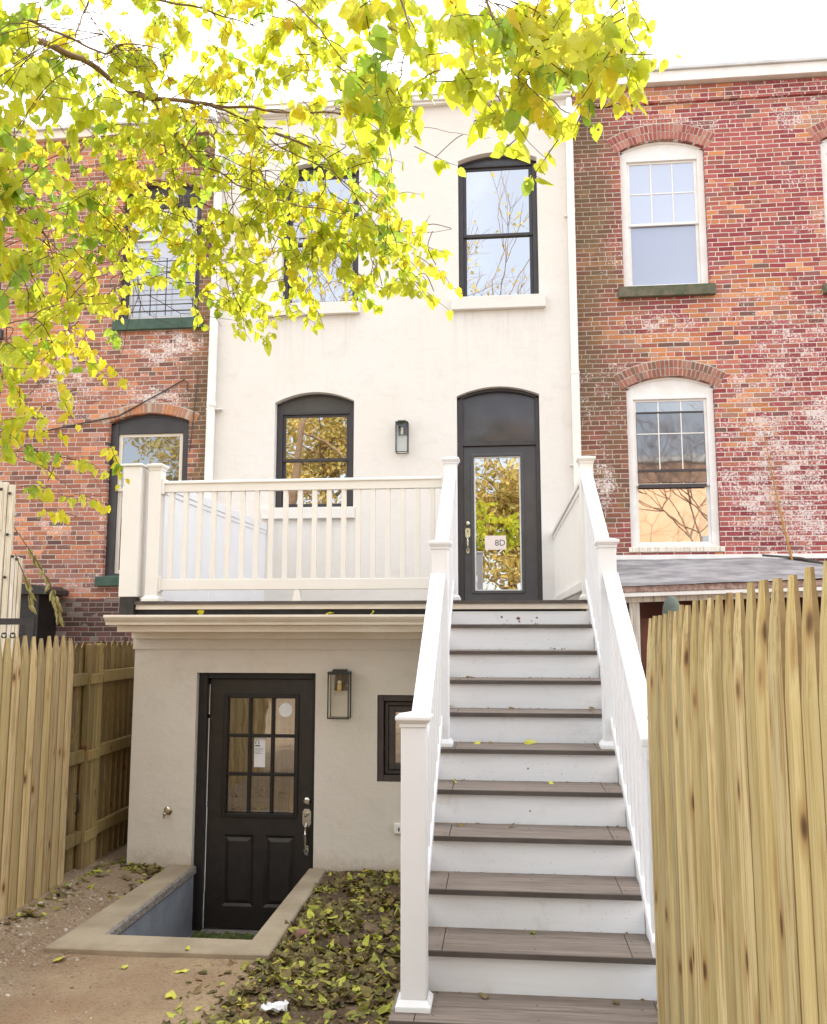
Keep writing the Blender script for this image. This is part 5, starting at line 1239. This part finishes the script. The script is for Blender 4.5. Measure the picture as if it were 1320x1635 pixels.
gr.mi = [0] * len(gr.f); o = fast_build(gr, 'gravel', 'stones'); tag(o, 'pale gravel and grit scattered on the dirt beside the left fence', 'gravel', kind='stuff')
g = MB(); 
for (x, y, s) in ((-2.55, -.42, .055), (-2.47, -.50, .035), (-2.62, -.30, .04)): pass
def one_stone(x, y, s, mat, label, flat=.6):
    g = MB(); stone(g, x, y, gheight(x, y), s); solo(g, 'stone', mat, label, 'stone', loc=(x, y, gheight(x, y)), bevel=.003)
one_stone(-2.56, -.40, .06, 'stones', 'largest grey rubble stone lying by the foot of the left fence')
one_stone(-.793, -.71, .028, 'white_stone', 'small white stone lying among the fallen leaves of the bed')
one_stone(-.86, -1.05, .075, 'red_stone', 'flat reddish broken brick half buried in the leaf bed')
def single(x, y, z, size, mat, label, tilt=.15, curl=.1, where='leaf'):
    g = MB(); ground_leaf(g, x, y, z, size, 0, tilt, curl); g.v = [(a - x, b - y, c - z) for a, b, c in g.v]
    o = fast_build(g, 'fallen_leaf', mat); o.location = (x, y, z); tag(o, label, 'leaf', 'single fallen leaves'); return o
gl = lambda x, y: gheight(x, y)
for (x, y, s, l) in ((-2.176, -1.40, .085, 'yellow-green leaf on the dirt at the left front corner of the concrete coping'), (-2.153, -1.566, .085, 'round yellow leaf on the dirt a little left of and below the coping corner'),
                     (-1.749, -1.607, .05, 'small narrow yellow leaf on the bare dirt in front of the middle of the coping'), (-1.485, -1.33, .07, 'green leaf lying on the front strip of concrete coping'),
                     (-1.378, -1.613, .07, 'yellow-green leaf with a tiny stem on the dirt below the black door'), (-1.333, -1.964, .085, 'bright yellow leaf with a hole, lowest one on the bare dirt'),
                     (-1.0, -1.925, .065, 'yellow leaf at the ragged left edge of the leaf bed'), (-.80, -2.14, .13, 'biggest bright yellow-green leaf, beside the crumpled white paper')):
    single(x, y, (GZ + .022 if l.startswith('green leaf') else gl(x, y) + .004), s, 'leaf_fallen', l)
for (i, x, s, mat, l) in ((5, .21, .075, 'leaf_fallen', 'yellow-green leaf at the left on the fifth tread from the top'), (5, .29, .045, 'leaf_brown', 'curled brown leaf touching the green one on the fifth tread'), (5, .49, .07, 'leaf_fallen', 'mottled leaf in the middle of the fifth tread'),
                          (6, .075, .08, 'leaf_fallen', 'green leaf standing at the far left of the sixth tread'), (6, .62, .05, 'leaf_fallen', 'pale yellow leaf on the right half of the sixth tread'), (4, .05, .06, 'leaf_fallen', 'yellow-green leaf at the left end of the fourth tread'),
                          (4, .40, .06, 'leaf_brown', 'dark curled leaf in the middle of the fourth tread'), (4, .90, .05, 'leaf_brown', 'small brown leaf at the right end of the fourth tread'), (7, .41, .05, 'leaf_brown', 'brown curled leaf in the middle of the seventh tread'),
                          (7, .12, .045, 'leaf_brown', 'dark thin leaf at the left of the seventh tread'), (9, .48, .05, 'leaf_g', 'small green leaf at the back of the ninth tread'), (10, .28, .05, 'leaf_brown', 'dark grey-brown leaf at the back of the bottom tread'),
                          (10, .82, .035, 'leaf_brown', 'tiny brown leaf at the right of the bottom tread'), (2, .70, .05, 'leaf_brown', 'small brown leaf on the second tread near the right'), (3, .12, .05, 'leaf_brown', 'dark leaf crumbs at the left of the third tread')):
    single(x, -i * TR + TR - .035, -i * RR + .006, s, mat, l, tilt=.4, curl=.4)
for (x, l) in ((-1.95, 'yellow leaf lying on the cornice ledge near its left end'), (-.95, 'yellow leaf on the cornice ledge left of the middle post'), (-.6, 'yellow leaf on the cornice ledge nearest the stairs')):
    single(x, -.02, -.100, .06, 'leaf_y', l, tilt=.5, curl=.3)
# crumbs of leaf and dirt in the corners of the treads
cr_ = MB()
for i in range(1, 11):
    for k in range(16):
        x = random.uniform(0, W); ground_leaf(cr_, x, -i * TR + TR + .018 - abs(random.gauss(0, .012)), -i * RR + .001, random.uniform(.006, .016), 0, .6)
o = fast_build(cr_, 'leaf_crumbs', 'leaf_brown'); tag(o, 'dark crumbs of leaf and dirt at the back of the stair treads', 'crumbs', kind='stuff')
# crumpled paper
g = MB(); n = 9; random.seed(3)
for j in range(n):
    for i in range(n):
        u, v = i / (n - 1) - .5, j / (n - 1) - .5; g.v.append((-.775 + u * .13 + random.gauss(0, .003), -2.05 + v * .07, gl(-.775, -2.05) + .035 + random.gauss(0, .010) + .02 * u))
for j in range(n - 1):
    for i in range(n - 1): a = j * n + i; g.f.append((a, a + 1, a + n + 1, a + n)); g.mi.append(0)
g.v = [(a + .775, b + 2.05, c - gl(-.775, -2.05)) for a, b, c in g.v]; o = fast_build(g, 'crumpled_paper', 'paper'); o.location = (-.775, -2.05, gl(-.775, -2.05)); tag(o, 'crumpled piece of white paper at the front of the leaf bed', 'paper')

# ------------------------------------------------------------------ what stands behind the viewer and shows in the glass
def back_tree(x, y, h, r, label, mats, n, seed):
    rs = random.Random(seed); t = thing('autumn_tree', (x, y, GZ), label, 'tree', 'autumn trees behind the viewer')
    g = MB(); g.tube([(x, y, GZ - .1), (x + .1, y, h * .25), (x + .05, y, h * .55), (x, y, h * .8)], [.22, .17, .11, .05], 10)
    for k in range(26):
        z = h * rs.uniform(.15, .8); a = rs.uniform(0, 6.28); L = r * rs.uniform(.5, 1); g.tube([(x, y, z), (x + math.cos(a) * L * .5, y + math.sin(a) * L * .5, z + L * .35), (x + math.cos(a) * L, y + math.sin(a) * L, z + L * .45)], [.06, .035, .01], 5)
    g.build('trunk', 'bark', t); f = MB()
    cl_ = [(x + rs.gauss(0, .45) * r, y + rs.gauss(0, .45) * r, h * .58 + rs.gauss(0, .22) * h) for _ in range(46)]
    for i in range(n):
        c = rs.choice(cl_); p = (c[0] + rs.gauss(0, .35), c[1] + rs.gauss(0, .35), c[2] + rs.gauss(0, .3))
        if p[2] < .3: continue
        add_leaf(f, p, (rs.gauss(0, 1), rs.gauss(0, 1), rs.gauss(-.6, .6)), (rs.gauss(0, 1), rs.gauss(0, 1), rs.gauss(0, 1)), rs.uniform(.07, .14), .2, .1)
    fast_build(f, 'crown', mats, t)
back_tree(-6.0, -15.5, 8.5, 3.4, 'golden tree behind the viewer that shows in the lower arched window', ['leaf_gold'], 15000, 1)
back_tree(.6, -15.5, 6.0, 2.6, 'orange tree behind the viewer that shows in the back door glass', ['leaf_gold'], 11000, 2)
back_tree(-10.5, -15.0, 9.5, 3.2, 'golden tree farthest to the left behind the viewer', ['leaf_gold'], 8000, 3)
bh = thing('peach_building', (7.0, -20, GZ), 'peach coloured building behind the viewer that shows in the lower right window', 'building')
MB().box(1.5, 14.0, -24, -19, GZ, 6.2).build('wall', 'peach', bh); MB().box(1.3, 14.2, -24.2, -18.85, 6.2, 6.4).build('roof_edge', 'white_trim', bh)
for x in (4.5, 8.0, 11.5): MB().box(x, x + 1.0, -18.99, -18.95, 1.5, 3.3).build('window', 'glass_dim', bh)
t = thing('bare_tree', (7.5, -15, GZ), 'bare winter tree behind the viewer whose branches show in the right windows', 'tree'); g = MB()
def br(p, d, L, r, n):
    q = p + d * L; m_ = (p + q) / 2 + Vector((random.gauss(0, .06), random.gauss(0, .06), random.gauss(0, .04))) * L; g.tube([p, m_, q], [r, r * .8, r * .6], 5)
    if n:
        for k in range(3): br(q, (d + Vector((random.gauss(0, .5), random.gauss(0, .5), random.gauss(.12, .35)))).normalized(), L * random.uniform(.6, .85), r * .6, n - 1)
br(Vector((7.5, -15, GZ)), Vector((0, 0, 1)), 3.2, .10, 6); g.build('trunk', 'bark', t)
t = thing('bare_tree', (-4.2, -17, GZ), 'tall thinning tree behind the viewer that shows in the upper windows', 'tree'); g = MB()
br(Vector((-4.2, -17, GZ)), Vector((-.1, 0, 1)), 5.6, .12, 6); br(Vector((-4.2, -17, GZ)), Vector((.32, .1, 1)).normalized(), 5.8, .10, 5); g.build('trunk', 'bark', t); tips = [v for v in g.v[::7] if v[2] > 8]; f = MB()
for i in range(1600):
    c = random.choice(tips); add_leaf(f, (c[0] + random.gauss(0, .15), c[1] + random.gauss(0, .15), c[2] + random.gauss(0, .15)), (random.gauss(0, 1), random.gauss(0, 1), -1), (random.gauss(0, 1), random.gauss(0, 1), .3), random.uniform(.08, .14), .2, .1)
fast_build(f, 'crown', ['leaf_gold'], t)
